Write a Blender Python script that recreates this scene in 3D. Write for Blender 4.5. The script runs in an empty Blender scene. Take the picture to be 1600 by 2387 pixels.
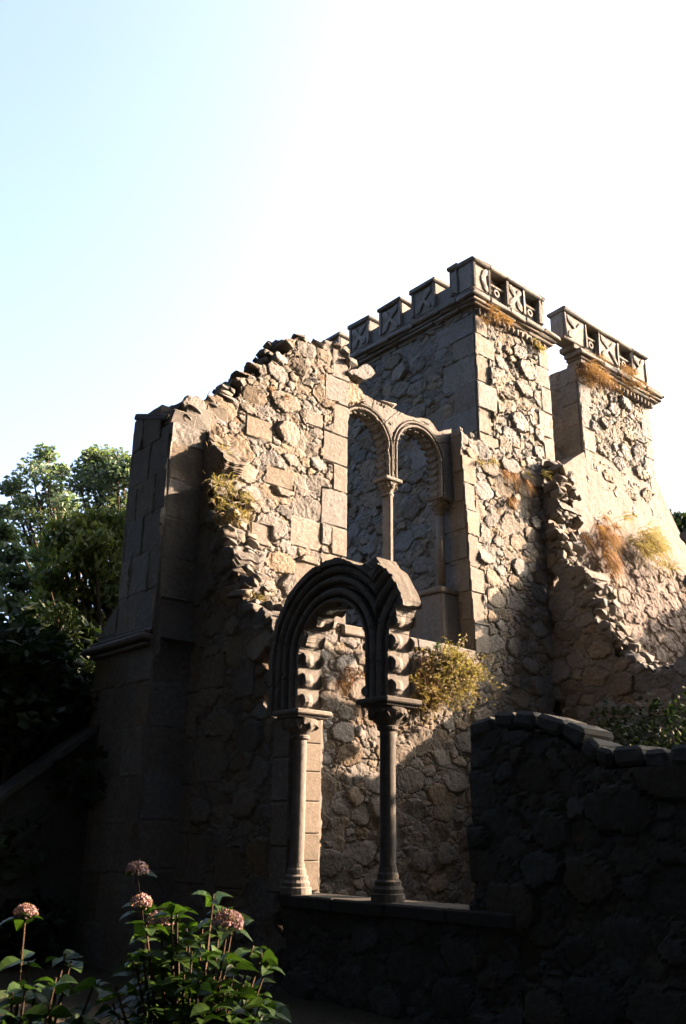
import bpy, math, random
import numpy as np
from mathutils import Matrix, Vector
random.seed(7)
S = bpy.context.scene
COL = S.collection

# ------------------------------------------------------------------ camera
# World axes follow the ruin: X runs along the window wall (away to the right),
# Y along the arcade wall (away to the left), Z up; metres.
FPX, PITCH, ROLL, AZ = 2150., math.radians(19.5), math.radians(0.8), math.radians(49.0)
CAM = np.array([0, 0, 1.6])
_f = np.array([math.cos(AZ), math.sin(AZ), 0]); _r = np.array([math.sin(AZ), -math.cos(AZ), 0]); _u = np.array([0, 0, 1.])
F3 = _f*math.cos(PITCH)+_u*math.sin(PITCH); U0 = -_f*math.sin(PITCH)+_u*math.cos(PITCH)
R3 = _r*math.cos(ROLL)+U0*math.sin(ROLL); U3 = U0*math.cos(ROLL)-_r*math.sin(ROLL)
cd = bpy.data.cameras.new('camera'); cam = bpy.data.objects.new('camera', cd); COL.objects.link(cam)
cd.sensor_fit = 'VERTICAL'; cd.sensor_height = 36; cd.lens = 36*FPX/2387
cd.clip_start = 0.05; cd.clip_end = 5000
M4 = Matrix([[R3[i], U3[i], -F3[i], CAM[i]] for i in range(3)]+[[0, 0, 0, 1]])
cam.matrix_world = M4
S.camera = cam
def at(ax, val, x, y):
    """point where the sight line measured in the photograph meets the real plane axis=val"""
    d = F3*FPX+R3*(x-800)-U3*(y-1193.5)
    return CAM+d*((val-CAM[ax])/d[ax])
def onR(x, y, v=11.4): p = at(1, v, x, y); return (p[0], p[2])
def onL(x, y, v=7.0): p = at(0, v, x, y); return (p[1], p[2])

# ------------------------------------------------------------------ light
SUN = Vector((1.0, -0.5, 0.42)).normalized()
w = bpy.data.worlds.new("World"); S.world = w; w.use_nodes = True
nt = w.node_tree; bg = nt.nodes['Background']
sky = nt.nodes.new('ShaderNodeTexSky'); sky.sky_type = 'NISHITA'; sky.sun_disc = False
sky.sun_elevation = math.asin(SUN.z); sky.sun_rotation = math.atan2(SUN.x, SUN.y)
sky.air_density = 0.5; sky.dust_density = 6.5; sky.ozone_density = 1.0
nt.links.new(sky.outputs[0], bg.inputs[0]); bg.inputs[1].default_value = 0.15
sd = bpy.data.lights.new('sun', 'SUN'); sun = bpy.data.objects.new('sun', sd); COL.objects.link(sun)
sd.energy = 5.0; sd.angle = math.radians(0.5); sd.color = (1.0, 0.69, 0.48)
sun.rotation_euler = SUN.to_track_quat('Z', 'Y').to_euler()
S.view_settings.view_transform = 'Standard'; S.view_settings.look = 'None'
S.view_settings.gamma = 1; S.view_settings.use_curve_mapping = False
S.view_settings.exposure = 2.95
S.render.resolution_x = 686; S.render.resolution_y = 1024

# ------------------------------------------------------------------ materials
def mat(name): 
    m = bpy.data.materials.new(name); m.use_nodes = True; t = m.node_tree
    return m, t, t.nodes['Principled BSDF']
def N(t, typ, **kw):
    n = t.nodes.new(typ)
    for k, v in kw.items():
        if k.startswith('i_'): n.inputs[k[2:].replace('_', ' ')].default_value = v
        else: setattr(n, k, v)
    return n
def ramp(t, src, stops, interp='LINEAR'):
    r = t.nodes.new('ShaderNodeValToRGB'); r.color_ramp.interpolation = interp
    e = r.color_ramp.elements
    while len(e) < len(stops): e.new(0.5)
    for k, (p, c) in enumerate(stops):
        e[k].position = p; e[k].color = (c, c, c, 1) if not isinstance(c, tuple) else c+(1,)
    t.links.new(src, r.inputs[0]); return r
def mixc(t, fac, a, b, mode='MIX'):
    n = t.nodes.new('ShaderNodeMix'); n.data_type = 'RGBA'; n.blend_type = mode
    for s, v in ((0, fac), (6, a), (7, b)):
        if isinstance(v, bpy.types.NodeSocket): t.links.new(v, n.inputs[s])
        elif isinstance(v, tuple): n.inputs[s].default_value = v+(1,)
        else: n.inputs[s].default_value = v
    return n.outputs[2]
def stone_mat(name, base, lichen=(0.10, 0.11, 0.08), lich=0.45, grain=60, bump=0.5, joint=(0.09, 0.088, 0.078), rough=0.95, warm=(0.30, 0.17, 0.08)):
    m, t, b = mat(name); base = tuple(x*.87 for x in base)
    co = N(t, 'ShaderNodeTexCoord').outputs['Object']
    at_ = N(t, 'ShaderNodeAttribute', attribute_name='tint')
    n1 = N(t, 'ShaderNodeTexNoise', i_Scale=1.3, i_Detail=7.0, i_Roughness=0.65); t.links.new(co, n1.inputs[0])
    n2 = N(t, 'ShaderNodeTexNoise', i_Scale=14.0, i_Detail=8.0, i_Roughness=0.75); t.links.new(co, n2.inputs[0])
    n3 = N(t, 'ShaderNodeTexNoise', i_Scale=float(grain), i_Detail=6.0, i_Roughness=0.8); t.links.new(co, n3.inputs[0])
    n4 = N(t, 'ShaderNodeTexNoise', i_Scale=3.7, i_Detail=9.0, i_Roughness=0.7, i_Distortion=0.6); t.links.new(co, n4.inputs[0])
    c = mixc(t, ramp(t, n1.outputs[0], [(0.35, 0.0), (0.7, 1.0)]).outputs[0], base, tuple(x*0.72 for x in base))
    c = mixc(t, ramp(t, n2.outputs[0], [(0.40, 1.0), (0.62, 0.0)]).outputs[0], c, tuple(x*0.60 for x in base))
    c = mixc(t, ramp(t, n4.outputs[0], [(0.52, 0.0), (0.60, lich)]).outputs[0], c, lichen)
    c = mixc(t, ramp(t, n4.outputs[0], [(0.28, 0.35), (0.36, 0.0)]).outputs[0], c, warm)
    c = mixc(t, ramp(t, n3.outputs[0], [(0.38, 0.55), (0.62, 0.0)]).outputs[0], c, tuple(x*0.35 for x in base))
    sep = N(t, 'ShaderNodeSeparateColor'); t.links.new(at_.outputs['Color'], sep.inputs[0])
    # red = tone of the single stone, green = 1 on mortar
    comb = N(t, 'ShaderNodeCombineColor')
    for k in range(3): t.links.new(sep.outputs[0], comb.inputs[k])
    c = mixc(t, 1.0, c, comb.outputs[0], 'MULTIPLY')
    # blue = warm/cool drift of the single stone
    c = mixc(t, sep.outputs[2], c, mixc(t, 1.0, c, (1.15, 0.95, 0.72), 'MULTIPLY'))
    c = mixc(t, sep.outputs[1], c, joint)
    t.links.new(c, b.inputs['Base Color']); b.inputs['Roughness'].default_value = rough
    b.inputs['Specular IOR Level'].default_value = 0.2
    bm1 = N(t, 'ShaderNodeBump', i_Strength=bump, i_Distance=0.03); t.links.new(n2.outputs[0], bm1.inputs['Height'])
    bm2 = N(t, 'ShaderNodeBump', i_Strength=bump, i_Distance=0.008); t.links.new(n3.outputs[0], bm2.inputs['Height'])
    t.links.new(bm1.outputs[0], bm2.inputs['Normal']); t.links.new(bm2.outputs[0], b.inputs['Normal'])
    return m
M_RUB = stone_mat('granite_rubble', (0.235, 0.23, 0.218), lich=0.22, bump=0.7, warm=(.22,.15,.09), lichen=(.08,.09,.065))
M_ASH = stone_mat('dressed_granite', (0.23, 0.228, 0.218), lich=0.25, bump=0.4, warm=(.2,.15,.1), lichen=(.08,.09,.07))
M_DARK = stone_mat('mossy_shade_granite', (0.10, 0.105, 0.10), lichen=(0.05, 0.06, 0.035), lich=0.6, bump=0.6, joint=(0.03, 0.03, 0.022))  # mossy granite, base darkened to put shade into low walls, stair and sill
M_TOWER = stone_mat('tower_rubble', (0.235, 0.235, 0.225), lich=0.45, lichen=(0.08, 0.085, 0.06), bump=0.7, warm=(.2,.14,.09))
M_STUC = stone_mat('old_render', (0.19, 0.172, 0.162), lich=0.12, lichen=(.15,.13,.11), warm=(.27,.2,.15), grain=110, bump=0.25, joint=(0.12, 0.1, 0.08))
def leaf_mat(name, ca, cb, trans=0.35, rough=0.6):
    m, t, b = mat(name)
    at_ = N(t, 'ShaderNodeAttribute', attribute_name='tint')
    sep = N(t, 'ShaderNodeSeparateColor'); t.links.new(at_.outputs['Color'], sep.inputs[0])
    c = mixc(t, sep.outputs[0], ca, cb)
    t.links.new(c, b.inputs['Base Color']); b.inputs['Roughness'].default_value = rough
    b.inputs['Specular IOR Level'].default_value = 0.25
    tr = N(t, 'ShaderNodeBsdfTranslucent'); t.links.new(mixc(t, 1.0, c, (1.3, 1.5, 0.6), 'MULTIPLY'), tr.inputs[0])
    mx = N(t, 'ShaderNodeMixShader', i_Fac=trans)
    t.links.new(b.outputs[0], mx.inputs[1]); t.links.new(tr.outputs[0], mx.inputs[2])
    t.links.new(mx.outputs[0], t.nodes['Material Output'].inputs[0])
    return m
M_LEAF = leaf_mat('tree_leaves', (0.06, 0.095, 0.07), (0.125, 0.15, 0.09))  # lightened toward blue-green, haze put into the leaf colour
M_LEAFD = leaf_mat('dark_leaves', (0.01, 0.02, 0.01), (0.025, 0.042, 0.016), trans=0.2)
M_CYP = leaf_mat('drooping_sprays', (0.05, 0.08, 0.025), (0.19, 0.19, 0.06))
M_HYD = leaf_mat('hydrangea_leaves', (0.012, 0.03, 0.008), (0.04, 0.08, 0.014), trans=0.3, rough=0.4)
M_PET = leaf_mat('pink_petals', (0.26, 0.15, 0.18), (0.36, 0.24, 0.24), trans=0.3)
M_DRY = leaf_mat('dry_grass', (0.15, 0.11, 0.055), (0.27, 0.21, 0.11), trans=0.25, rough=0.8)
M_RUST = leaf_mat('rusty_fern', (0.13, 0.065, 0.04), (0.27, 0.155, 0.10), trans=0.25, rough=0.8)
M_SCRUB = leaf_mat('pale_scrub', (0.11, 0.09, 0.05), (0.25, 0.20, 0.115), trans=0.25, rough=0.8)
M_BARK = stone_mat('bark', (0.10, 0.075, 0.05), lich=0.2, bump=0.8)
M_GND = stone_mat('earth', (0.07, 0.06, 0.04), lichen=(0.035, 0.05, 0.018), lich=0.8, grain=25, bump=0.8)

# ------------------------------------------------------------------ object helpers
def tag(o, label=None, cat=None, group=None, kind=None):
    if label: o['label'] = label
    if cat: o['category'] = cat
    if group: o['group'] = group
    if kind: o['kind'] = kind
    return o
def thing(name, loc, label, cat, group=None):
    o = bpy.data.objects.new(name, None); COL.objects.link(o); o.location = loc; o.empty_display_size = 0.3
    return tag(o, label, cat, group)
class MB:
    def __init__(s): s.v = []; s.q = []; s.t = []; s.c = []; s.n = 0
    def add(s, v, q=None, t=None, c=None):
        v = np.asarray(v, float).reshape(-1, 3)
        if q is not None and len(q): s.q.append(np.asarray(q, np.int64).reshape(-1, 4)+s.n)
        if t is not None and len(t): s.t.append(np.asarray(t, np.int64).reshape(-1, 3)+s.n)
        if c is None: c = (random.uniform(0.8, 1.08), 0, random.random()*0.6)
        c = np.asarray(c, float)
        if c.ndim == 1: c = np.tile(c, (len(v), 1))
        s.v.append(v); s.c.append(c); s.n += len(v)
    def build(s, name, m, parent=None, smooth=False):
        v = np.concatenate(s.v); c = np.concatenate(s.c)
        q = np.concatenate(s.q) if s.q else np.zeros((0, 4), int); t = np.concatenate(s.t) if s.t else np.zeros((0, 3), int)
        if parent is not None: v = v-np.array(parent.matrix_world.translation if parent.parent is None and parent.type != 'EMPTY' else world_loc(parent))
        me = bpy.data.meshes.new(name)
        me.vertices.add(len(v)); me.vertices.foreach_set('co', v.astype(np.float32).ravel())
        nl = len(q)*4+len(t)*3; me.loops.add(nl); me.loops.foreach_set('vertex_index', np.concatenate([q.ravel(), t.ravel()]).astype(np.int32))
        me.polygons.add(len(q)+len(t))
        st = np.concatenate([np.arange(len(q))*4, len(q)*4+np.arange(len(t))*3]).astype(np.int32)
        me.polygons.foreach_set('loop_start', st)
        me.polygons.foreach_set('use_smooth', np.full(len(q)+len(t), smooth))
        me.update(calc_edges=True); me.validate()
        a = me.color_attributes.new('tint', 'FLOAT_COLOR', 'POINT')
        a.data.foreach_set('color', np.concatenate([c, np.ones((len(c), 1))], 1).astype(np.float32).ravel())
        me.materials.append(m)
        o = bpy.data.objects.new(name, me); COL.objects.link(o)
        if parent is not None: o.parent = parent
        return o
def world_loc(o):
    p = np.zeros(3)
    while o is not None: p = p+np.array(o.location); o = o.parent
    return p
# chamfered box, optionally jittered; axes = 3 orthonormal rows
CH_S = [(sx, sy, sz) for sx in (-1, 1) for sy in (-1, 1) for sz in (-1, 1)]
def cbox(mb, lo, hi, b=0.012, c=None, jit=0.0, rot=None):
    lo = np.array(lo, float); hi = np.array(hi, float); ce = (lo+hi)/2; h = (hi-lo)/2; b = min(b, h.min()*0.45)
    V = []; idx = {}
    for s in CH_S:
        s = np.array(s); j = np.random.uniform(-jit, jit, 3)
        for k in range(3):
            p = s*h - s*b*np.array([0 if i == k else 1 for i in range(3)])
            idx[tuple(s)+(k,)] = len(V); V.append(p+j)
    Q = []; T = []
    for k in range(3):
        a, d = [(1, 2), (2, 0), (0, 1)][k]
        for sg in (-1, 1):
            f = []
            for (p, q) in ((-1, -1), (1, -1), (1, 1), (-1, 1)):
                s = [0, 0, 0]; s[k] = sg; s[a] = p; s[d] = q; f.append(idx[tuple(s)+(k,)])
            Q.append(f if sg > 0 else f[::-1])
    for k in range(3):                                   # edges along axis k
        a, d = [(1, 2), (2, 0), (0, 1)][k]
        for p in (-1, 1):
            for q in (-1, 1):
                s1 = [0, 0, 0]; s1[k] = -1; s1[a] = p; s1[d] = q; s2 = list(s1); s2[k] = 1
                f = [idx[tuple(s1)+(a,)], idx[tuple(s1)+(d,)], idx[tuple(s2)+(d,)], idx[tuple(s2)+(a,)]]
                Q.append(f if p*q > 0 else f[::-1])
    for s in CH_S:
        f = [idx[s+(0,)], idx[s+(1,)], idx[s+(2,)]]; T.append(f if s[0]*s[1]*s[2] > 0 else f[::-1])
    V = np.array(V)
    if rot is not None: V = V@np.array(rot).T
    mb.add(V+ce, Q, T, c)
def rotz(a): c, s = math.cos(a), math.sin(a); return np.array([[c, -s, 0], [s, c, 0], [0, 0, 1.]])
def rrot(amt=math.pi):
    return np.array(Matrix.Rotation(random.uniform(-amt, amt), 3, Vector((random.gauss(0, 1), random.gauss(0, 1), random.gauss(0, 1))).normalized()))
# angular rocks
import bmesh
ROCKS = []
for k in range(14):
    bm = bmesh.new()
    for i in range(16):
        p = Vector((random.gauss(0, 1), random.gauss(0, 1), random.gauss(0, 1))).normalized()
        p = Vector([math.copysign(abs(x)**0.55, x) for x in p])*random.uniform(0.8, 1.0)
        bm.verts.new(p)
    r = bmesh.ops.convex_hull(bm, input=bm.verts)
    bmesh.ops.delete(bm, geom=[g for g in r['geom_interior'] if isinstance(g, bmesh.types.BMVert)], context='VERTS')
    bmesh.ops.bevel(bm, geom=list(bm.edges), offset=0.07, segments=1, affect='EDGES')
    bmesh.ops.triangulate(bm, faces=bm.faces)
    bm.verts.index_update(); bm.normal_update()
    ROCKS.append((np.array([v.co[:] for v in bm.verts]), np.array([[v.index for v in f.verts] for f in bm.faces]))); bm.free()
def rock(mb, p, s, tilt=0.5, c=None):
    v, t = random.choice(ROCKS)
    s = np.array(s)*0.5
    mb.add((v*s)@rrot(tilt).T+np.array(p), None, t, c or (random.uniform(0.72, 1.15), 0, random.random()*0.7))
def lathe(mb, c, prof, n=20, col=None, a0=0, sc=(1, 1)):
    V = []; Q = []
    for (r, z) in prof:
        for k in range(n):
            a = a0+2*math.pi*k/n; V.append((c[0]+r*math.cos(a)*sc[0], c[1]+r*math.sin(a)*sc[1], c[2]+z))
    for i in range(len(prof)-1):
        for k in range(n): Q.append((i*n+k, i*n+(k+1) % n, (i+1)*n+(k+1) % n, (i+1)*n+k))
    b = len(V); V.append((c[0], c[1], c[2]+prof[0][1])); V.append((c[0], c[1], c[2]+prof[-1][1]))
    T = [(b, (k+1) % n, k) for k in range(n)]+[(b+1, (len(prof)-1)*n+k, (len(prof)-1)*n+(k+1) % n) for k in range(n)]
    mb.add(V, Q, T, col)
def tube(mb, pts, rad, n=7, col=None):
    V = []; Q = []
    for i, p in enumerate(pts):
        p = Vector(p); d = Vector(pts[min(i+1, len(pts)-1)])-Vector(pts[max(i-1, 0)])
        d = d.normalized() if d.length > 1e-6 else Vector((0, 0, 1))
        a = d.orthogonal().normalized() if abs(d.z) < 0.9 else d.cross(Vector((0, 1, 0))).normalized(); b = d.cross(a)
        for k in range(n):
            an = 2*math.pi*k/n; q = p+(a*math.cos(an)+b*math.sin(an))*rad[i]; V.append(q[:])
    for i in range(len(pts)-1):
        for k in range(n): Q.append((i*n+k, i*n+(k+1) % n, (i+1)*n+(k+1) % n, (i+1)*n+k))
    mb.add(V, Q, None, col)

# ------------------------------------------------------------------ noise and masonry fields
_T = np.random.RandomState(3).rand(256, 256)
def vnoise(x, y, seed=0):
    x = x+seed*17.31; y = y+seed*5.77
    xi = np.floor(x).astype(int); yi = np.floor(y).astype(int); fx = x-xi; fy = y-yi
    fx = fx*fx*(3-2*fx); fy = fy*fy*(3-2*fy)
    g = lambda a, b: _T[a % 256, b % 256]
    return (g(xi, yi)*(1-fx)+g(xi+1, yi)*fx)*(1-fy)+(g(xi, yi+1)*(1-fx)+g(xi+1, yi+1)*fx)*fy
def fbm(x, y, s, seed=0, o=4):
    r = 0; a = 0.5; tot = 0
    for k in range(o): r = r+a*vnoise(x*s, y*s, seed+k*3); tot += a; a *= 0.55; s *= 2.03
    return r/tot-0.5
def inpoly(u, v, poly):
    r = np.zeros(np.shape(u), bool); n = len(poly)
    for i in range(n):
        (x1, y1), (x2, y2) = poly[i], poly[(i+1) % n]
        if y1 == y2: continue
        c = ((v < y1) != (v < y2)) & (u < (x2-x1)*(v-y1)/(y2-y1)+x1); r ^= c
    return r
def place_stones(u0, u1, v0, v1, seed, sizes, asp=1.5):
    rs = np.random.RandomState(seed); P = np.zeros((0, 2)); R = np.zeros(0); A = np.zeros(0)
    area = (u1-u0)*(v1-v0)
    for (ra, rb, dens) in sizes:
        n = int(area*dens)
        for k in range(n):
            r = rs.uniform(ra, rb); p = np.array([rs.uniform(u0-.2, u1+.2), rs.uniform(v0-.2, v1+.2)]); a = rs.uniform(0.85, asp)
            if len(R):
                d = P-p
                if np.any(np.hypot(d[:, 0]/asp, d[:, 1]) < (R+r)*0.90): continue
            P = np.vstack([P, p]); R = np.append(R, r); A = np.append(A, a)
    return P, R, A
def stone_field(U, V, P, R, A, seed, asp=1.5):
    rs = np.random.RandomState(seed+99); th = rs.normal(0, 0.13, len(R))
    wu = U+0.06*fbm(U, V, 3.5, seed)*2+0.03*fbm(U, V, 14, seed+5)*2; wv = V+0.07*fbm(U, V, 3.5, seed+9)*2+0.03*fbm(U, V, 14, seed+2)*2
    ID = np.zeros(U.shape, int); E = np.zeros(U.shape); ts = 40
    for i in range(0, U.shape[0], ts):
        for j in range(0, U.shape[1], ts):
            a = wu[i:i+ts, j:j+ts]; b = wv[i:i+ts, j:j+ts]
            m = (P[:, 0] > a.min()-.75) & (P[:, 0] < a.max()+.75) & (P[:, 1] > b.min()-.6) & (P[:, 1] < b.max()+.6)
            ix = np.where(m)[0] if m.sum() > 3 else np.arange(min(4, len(R)))
            p = P[ix]; r = R[ix]; c = np.cos(th[ix]); s = np.sin(th[ix])
            du = a[..., None]-p[:, 0]; dv = b[..., None]-p[:, 1]
            x = du/asp; y = dv
            d = x*x+y*y-r*r*1.0
            o = np.argpartition(d, 1, axis=-1)[..., :2]; dd = np.take_along_axis(d, o, -1)
            sw = dd[..., 0] > dd[..., 1]
            f = np.where(sw, o[..., 1], o[..., 0]); ID[i:i+ts, j:j+ts] = ix[f]
            pp = np.hypot((P[ix[o[..., 0]], 0]-P[ix[o[..., 1]], 0])/asp, P[ix[o[..., 0]], 1]-P[ix[o[..., 1]], 1])
            E[i:i+ts, j:j+ts] = np.abs(dd[..., 1]-dd[..., 0])*0.5/np.maximum(pp, .03)
    return ID, E
def frame(kind, plane):
    if kind == 'R': return lambda u, v, h: np.stack([u, plane-h, v], -1), True       # faces -Y, u = X
    if kind == 'L': return lambda u, v, h: np.stack([plane-h, u, v], -1), False       # faces -X, u = Y
def solid(mb, U, V, H, keep, pos, ccw, thick, C, hard=None, layers=6, jit=0.05, seed=0, backn=0.04, face=1.0, warp=None):
    """heightfield front, rough back and broken edges -> one closed slab of masonry"""
    nu, nv = U.shape; K = keep[:-1, :-1] & keep[1:, :-1] & keep[1:, 1:] & keep[:-1, 1:]
    gi = np.arange(nu*nv).reshape(nu, nv)
    a = gi[:-1, :-1][K]; b = gi[1:, :-1][K]; c = gi[1:, 1:][K]; d = gi[:-1, 1:][K]
    used = np.zeros(nu*nv, bool)
    for x in (a, b, c, d): used[x] = True
    mp = np.cumsum(used)-1; n = used.sum()
    q = np.stack([a, b, c, d], 1); q = mp[q]
    if not ccw: q = q[:, ::-1]
    u = U.ravel()[used]; v = V.ravel()[used]; h = H.ravel()[used]; cc = C.reshape(-1, 3)[used]
    front = pos(u, v, h); hb = -thick+backn*fbm(u, v, 5, seed+40)*2
    back = pos(u, v, hb)
    cb = cc.copy()
    cf = cc.copy(); cf[:, 0] *= face; cf[:, 2] *= (1 if face == 1 else 0); cf[:, 1] *= (1 if face == 1 else .3)  # face under one darkens the front's colour in place of shade
    mb.add(front, q, None, cf); mb.add(back, q[:, ::-1], None, cb)
    e = np.concatenate([q[:, [0, 1]], q[:, [1, 2]], q[:, [2, 3]], q[:, [3, 0]]])
    key = e[:, 0]*n+e[:, 1]; rkey = e[:, 1]*n+e[:, 0]
    e = e[~np.isin(key, rkey)]
    bv = np.unique(e); loc = np.zeros(n, int); loc[bv] = np.arange(len(bv))
    ub, vb, hbv, cbv = u[bv], v[bv], h[bv], cc[bv]
    amp = np.full(len(bv), jit) if hard is None else np.where(hard.ravel()[used][bv], 0.003, jit)
    rows = []; cols = []
    for k in range(layers+1):
        f = k/layers; hh = hbv*(1-f)+hb[bv]*f
        env = 0 if k in (0, layers) else 1
        s1 = 31+seed
        ju = amp*env*(vnoise(ub*9+f*31, vb*9-f*17, s1)-0.5)*2; jv = amp*env*(vnoise(ub*9-f*23, vb*9+f*29, s1+7)-0.5)*2
        uu, vv = ub+ju, vb+jv-np.where(amp > .01, .05*env, 0)
        if warp is not None: uu, vv = warp(uu, vv, f)
        rows.append(pos(uu, vv, hh))
        cz = cbv.copy(); cz[:, 0] = np.where(amp > 0.01, 0.75+0.4*vnoise(ub*6+f*9, vb*6, s1+3), cz[:, 0]); cz[:, 1] = 0
        cols.append(cz)
    nb = len(bv); E = loc[e]; Q = []
    for k in range(layers):
        Q.append(np.stack([E[:, 1]+k*nb, E[:, 0]+k*nb, E[:, 0]+(k+1)*nb, E[:, 1]+(k+1)*nb], 1))
    mb.add(np.concatenate(rows), np.concatenate(Q), None, np.concatenate(cols))
STD = [(0.15, 0.23, 9), (0.09, 0.14, 40), (0.05, 0.085, 180), (0.028, 0.05, 380)]
def masonry(mb, kind, plane, u0, u1, v0, v1, res, soft, seed, thick=0.5, blocks=(), sizes=STD, asp=1.5, depth=0.052, hardclip=None, ragged=True, rough=0.02, wj=0.016, jit=0.022, mask=None, face=1.0):
    nu = int((u1-u0)/res)+1; nv = int((v1-v0)/res)+1
    U, V = np.meshgrid(np.linspace(u0, u1, nu), np.linspace(v0, v1, nv), indexing='ij')
    P, R, A = place_stones(u0, u1, v0, v1, seed, sizes, asp)
    ID, E = stone_field(U, V, P, R, A, seed)
    rs = np.random.RandomState(seed+1); n = len(R)
    tone = rs.uniform(0.80, 1.16, n); warm = rs.rand(n)**1.5; H0 = rs.uniform(0.1, 1.1, n)*depth*np.clip(R/0.12, 0.6, 1.2)
    tu = rs.normal(0, 0.11, n); tv = rs.normal(0, 0.11, n)
    sm = lambda x: (lambda t: t*t*(3-2*t))(np.clip(x, 0, 1))
    H = 0.006+H0[ID]*sm(E/wj)+sm(E/0.03)*(tu[ID]*(U-P[ID, 0])+tv[ID]*(V-P[ID, 1]))
    H += 0.012*sm(E/0.08)
    mort = 1-sm((E-0.004)/0.010)
    fill = np.clip(fbm(U, V, 1.6, seed+12)*5+.2, 0, 1)*(0.012+.022*(fbm(U, V, 11, seed+14)+.5))
    mort = np.maximum(mort, sm((fill-H)/.008)*.8); H = np.maximum(H, fill)
    T = tone[ID]; W = warm[ID]
    keep = inpoly(P[ID, 0], P[ID, 1], soft) if ragged else inpoly(U, V, soft)
    if ragged:
        inn = inpoly(U, V, soft); big = R[ID] > 0.14
        keep = np.where(big, keep & True, keep); keep &= (inn | (E > -1))
    hard = np.zeros(U.shape, bool)
    for k, (a, b, c, d) in enumerate(blocks):
        wob = 0.006*fbm(U, V, 6, seed+k)*2
        de = np.minimum(np.minimum(U-a, b-U), np.minimum(V-c, d-V))+wob
        ins = de > 0
        near = (de > -0.02) & ~ins
        E = np.where(near, np.minimum(E, -de), E)
        hb = rs.uniform(0.6, 1.0)*depth*0.8
        bh = 0.006+hb*sm(de/0.014)+rs.normal(0, 0.01)*(U-(a+b)/2)+rs.normal(0, 0.01)*(V-(c+d)/2)
        H = np.where(ins, bh, H); mort = np.where(ins, 1-sm((de-0.002)/0.006), mort)
        T = np.where(ins, rs.uniform(0.85, 1.15), T); W = np.where(ins, rs.rand()*0.7, W)
        keep = np.where(ins, inpoly(np.array([(a+b)/2]), np.array([(c+d)/2]), soft)[0], keep); hard |= ins
    H = H+rough*fbm(U, V, 9, seed+3)*np.where(hard, 0.35, 1.0)+0.05*fbm(U, V, 0.7, seed+4)+rough*0.5*fbm(U, V, 30, seed+6)*np.where(hard, 0.4, 1.0)
    H = np.maximum(H, -0.02)
    if hardclip is not None: keep &= inpoly(U, V, hardclip)
    if mask is not None: keep &= mask(U, V)
    if not ragged: jit = min(jit, .004)
    C = np.stack([T, mort*0.45, W], -1)
    pos, ccw = frame(kind, plane)
    solid(mb, U, V, H, keep, pos, ccw, thick, C, hard=hard, seed=seed, jit=jit, face=face)
def edge_rocks(mb, kind, plane, path, thick, size=(0.12, 0.3), step=0.13, rows=4, spread=0.05, flat=0.7):
    """loose-looking stones bedded in the broken edge of a wall, across its thickness"""
    for (a, b) in zip(path[:-1], path[1:]):
        L = math.hypot(b[0]-a[0], b[1]-a[1]); n = max(1, int(L/step))
        for i in range(n):
            f = (i+random.random())/n
            for r in range(rows):
                if random.random() < 0.12: continue
                u = a[0]+(b[0]-a[0])*f+random.gauss(0, spread); v = a[1]+(b[1]-a[1])*f+random.gauss(0, spread*0.8)-0.04
                h = -thick*(r+random.random())/rows
                s = random.uniform(*size); sx = s*random.uniform(0.8, 1.5); sz = s*flat*random.uniform(0.6, 1.1)
                if kind == 'R': rock(mb, (u, plane-h, v), (sx, s, sz))
                else: rock(mb, (plane-h, u, v), (s, sx, sz))
# ------------------------------------------------------------------ the ground
def heightground():
    mb = MB(); n = 120
    g = np.sign(np.linspace(-1, 1, n))*np.abs(np.linspace(-1, 1, n))**3*600+8
    X, Y = np.meshgrid(g, g, indexing='ij')
    d = np.hypot(X-8, Y-8)
    Z = 0.10*fbm(X, Y, 0.6, 2)*np.exp(-d/30)+np.clip((d-60)/600, 0, 1)*fbm(X, Y, 0.006, 5)*20-0.02
    Z += 2.2*np.exp(-((X-12.2)/1.6)**2-((Y-6.0)/2.2)**2)
    gi = np.arange(n*n).reshape(n, n)
    q = np.stack([gi[:-1, :-1], gi[1:, :-1], gi[1:, 1:], gi[:-1, 1:]], -1).reshape(-1, 4)
    mb.add(np.stack([X, Y, Z], -1).reshape(-1, 3), q, None, (1, 0, 0.3))
    tag(mb.build('ground', M_GND, smooth=True), kind='structure')
heightground()

# ================================================================== WINDOW WALL (faces -Y at Y = 11.4)
YR = 11.4
wallR = thing('window_wall', (10, YR+.25, 0), 'tall sunlit rubble wall with a broken stepped top and a tall twin arched window opening', 'ruined wall')
topR = [onR(*p) for p in [(400, 972), (428, 968), (440, 962), (452, 948), (478, 955), (492, 934), (530, 938), (528, 915), (556, 895), (562, 876), (590, 868),
        (604, 845), (618, 836), (640, 838), (634, 812), (662, 795), (690, 784), (716, 788), (742, 797), (772, 806), (800, 812), (812, 838), (828, 852)]]
ed = onR(808, 985)
softR = [(6.36, -0.1), (6.36, topR[0][1])]+topR+[(10.02, 10.0), (9.97, 9.2), (9.97, 4.92), (13.25, 4.92), (12.97, 9.0)]
topR2 = [onR(*p) for p in [(1064, 1004), (1072, 996), (1082, 1006), (1102, 1014), (1112, 1030), (1150, 1044), (1185, 1058), (1215, 1064), (1245, 1066), (1262, 1072)]]
softR += topR2+[(15.9, 9.5), (15.9, -0.1)]
def winhole(U, V): # straight dressed window edges
    xr = 13.02+(9.3-V)*0.055
    return ~((U > 9.965) & (U < xr) & (V > 4.93)) | ((U < 10.02) & (V > 9.35))
bl = []
z = 4.95; k = 0
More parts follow.
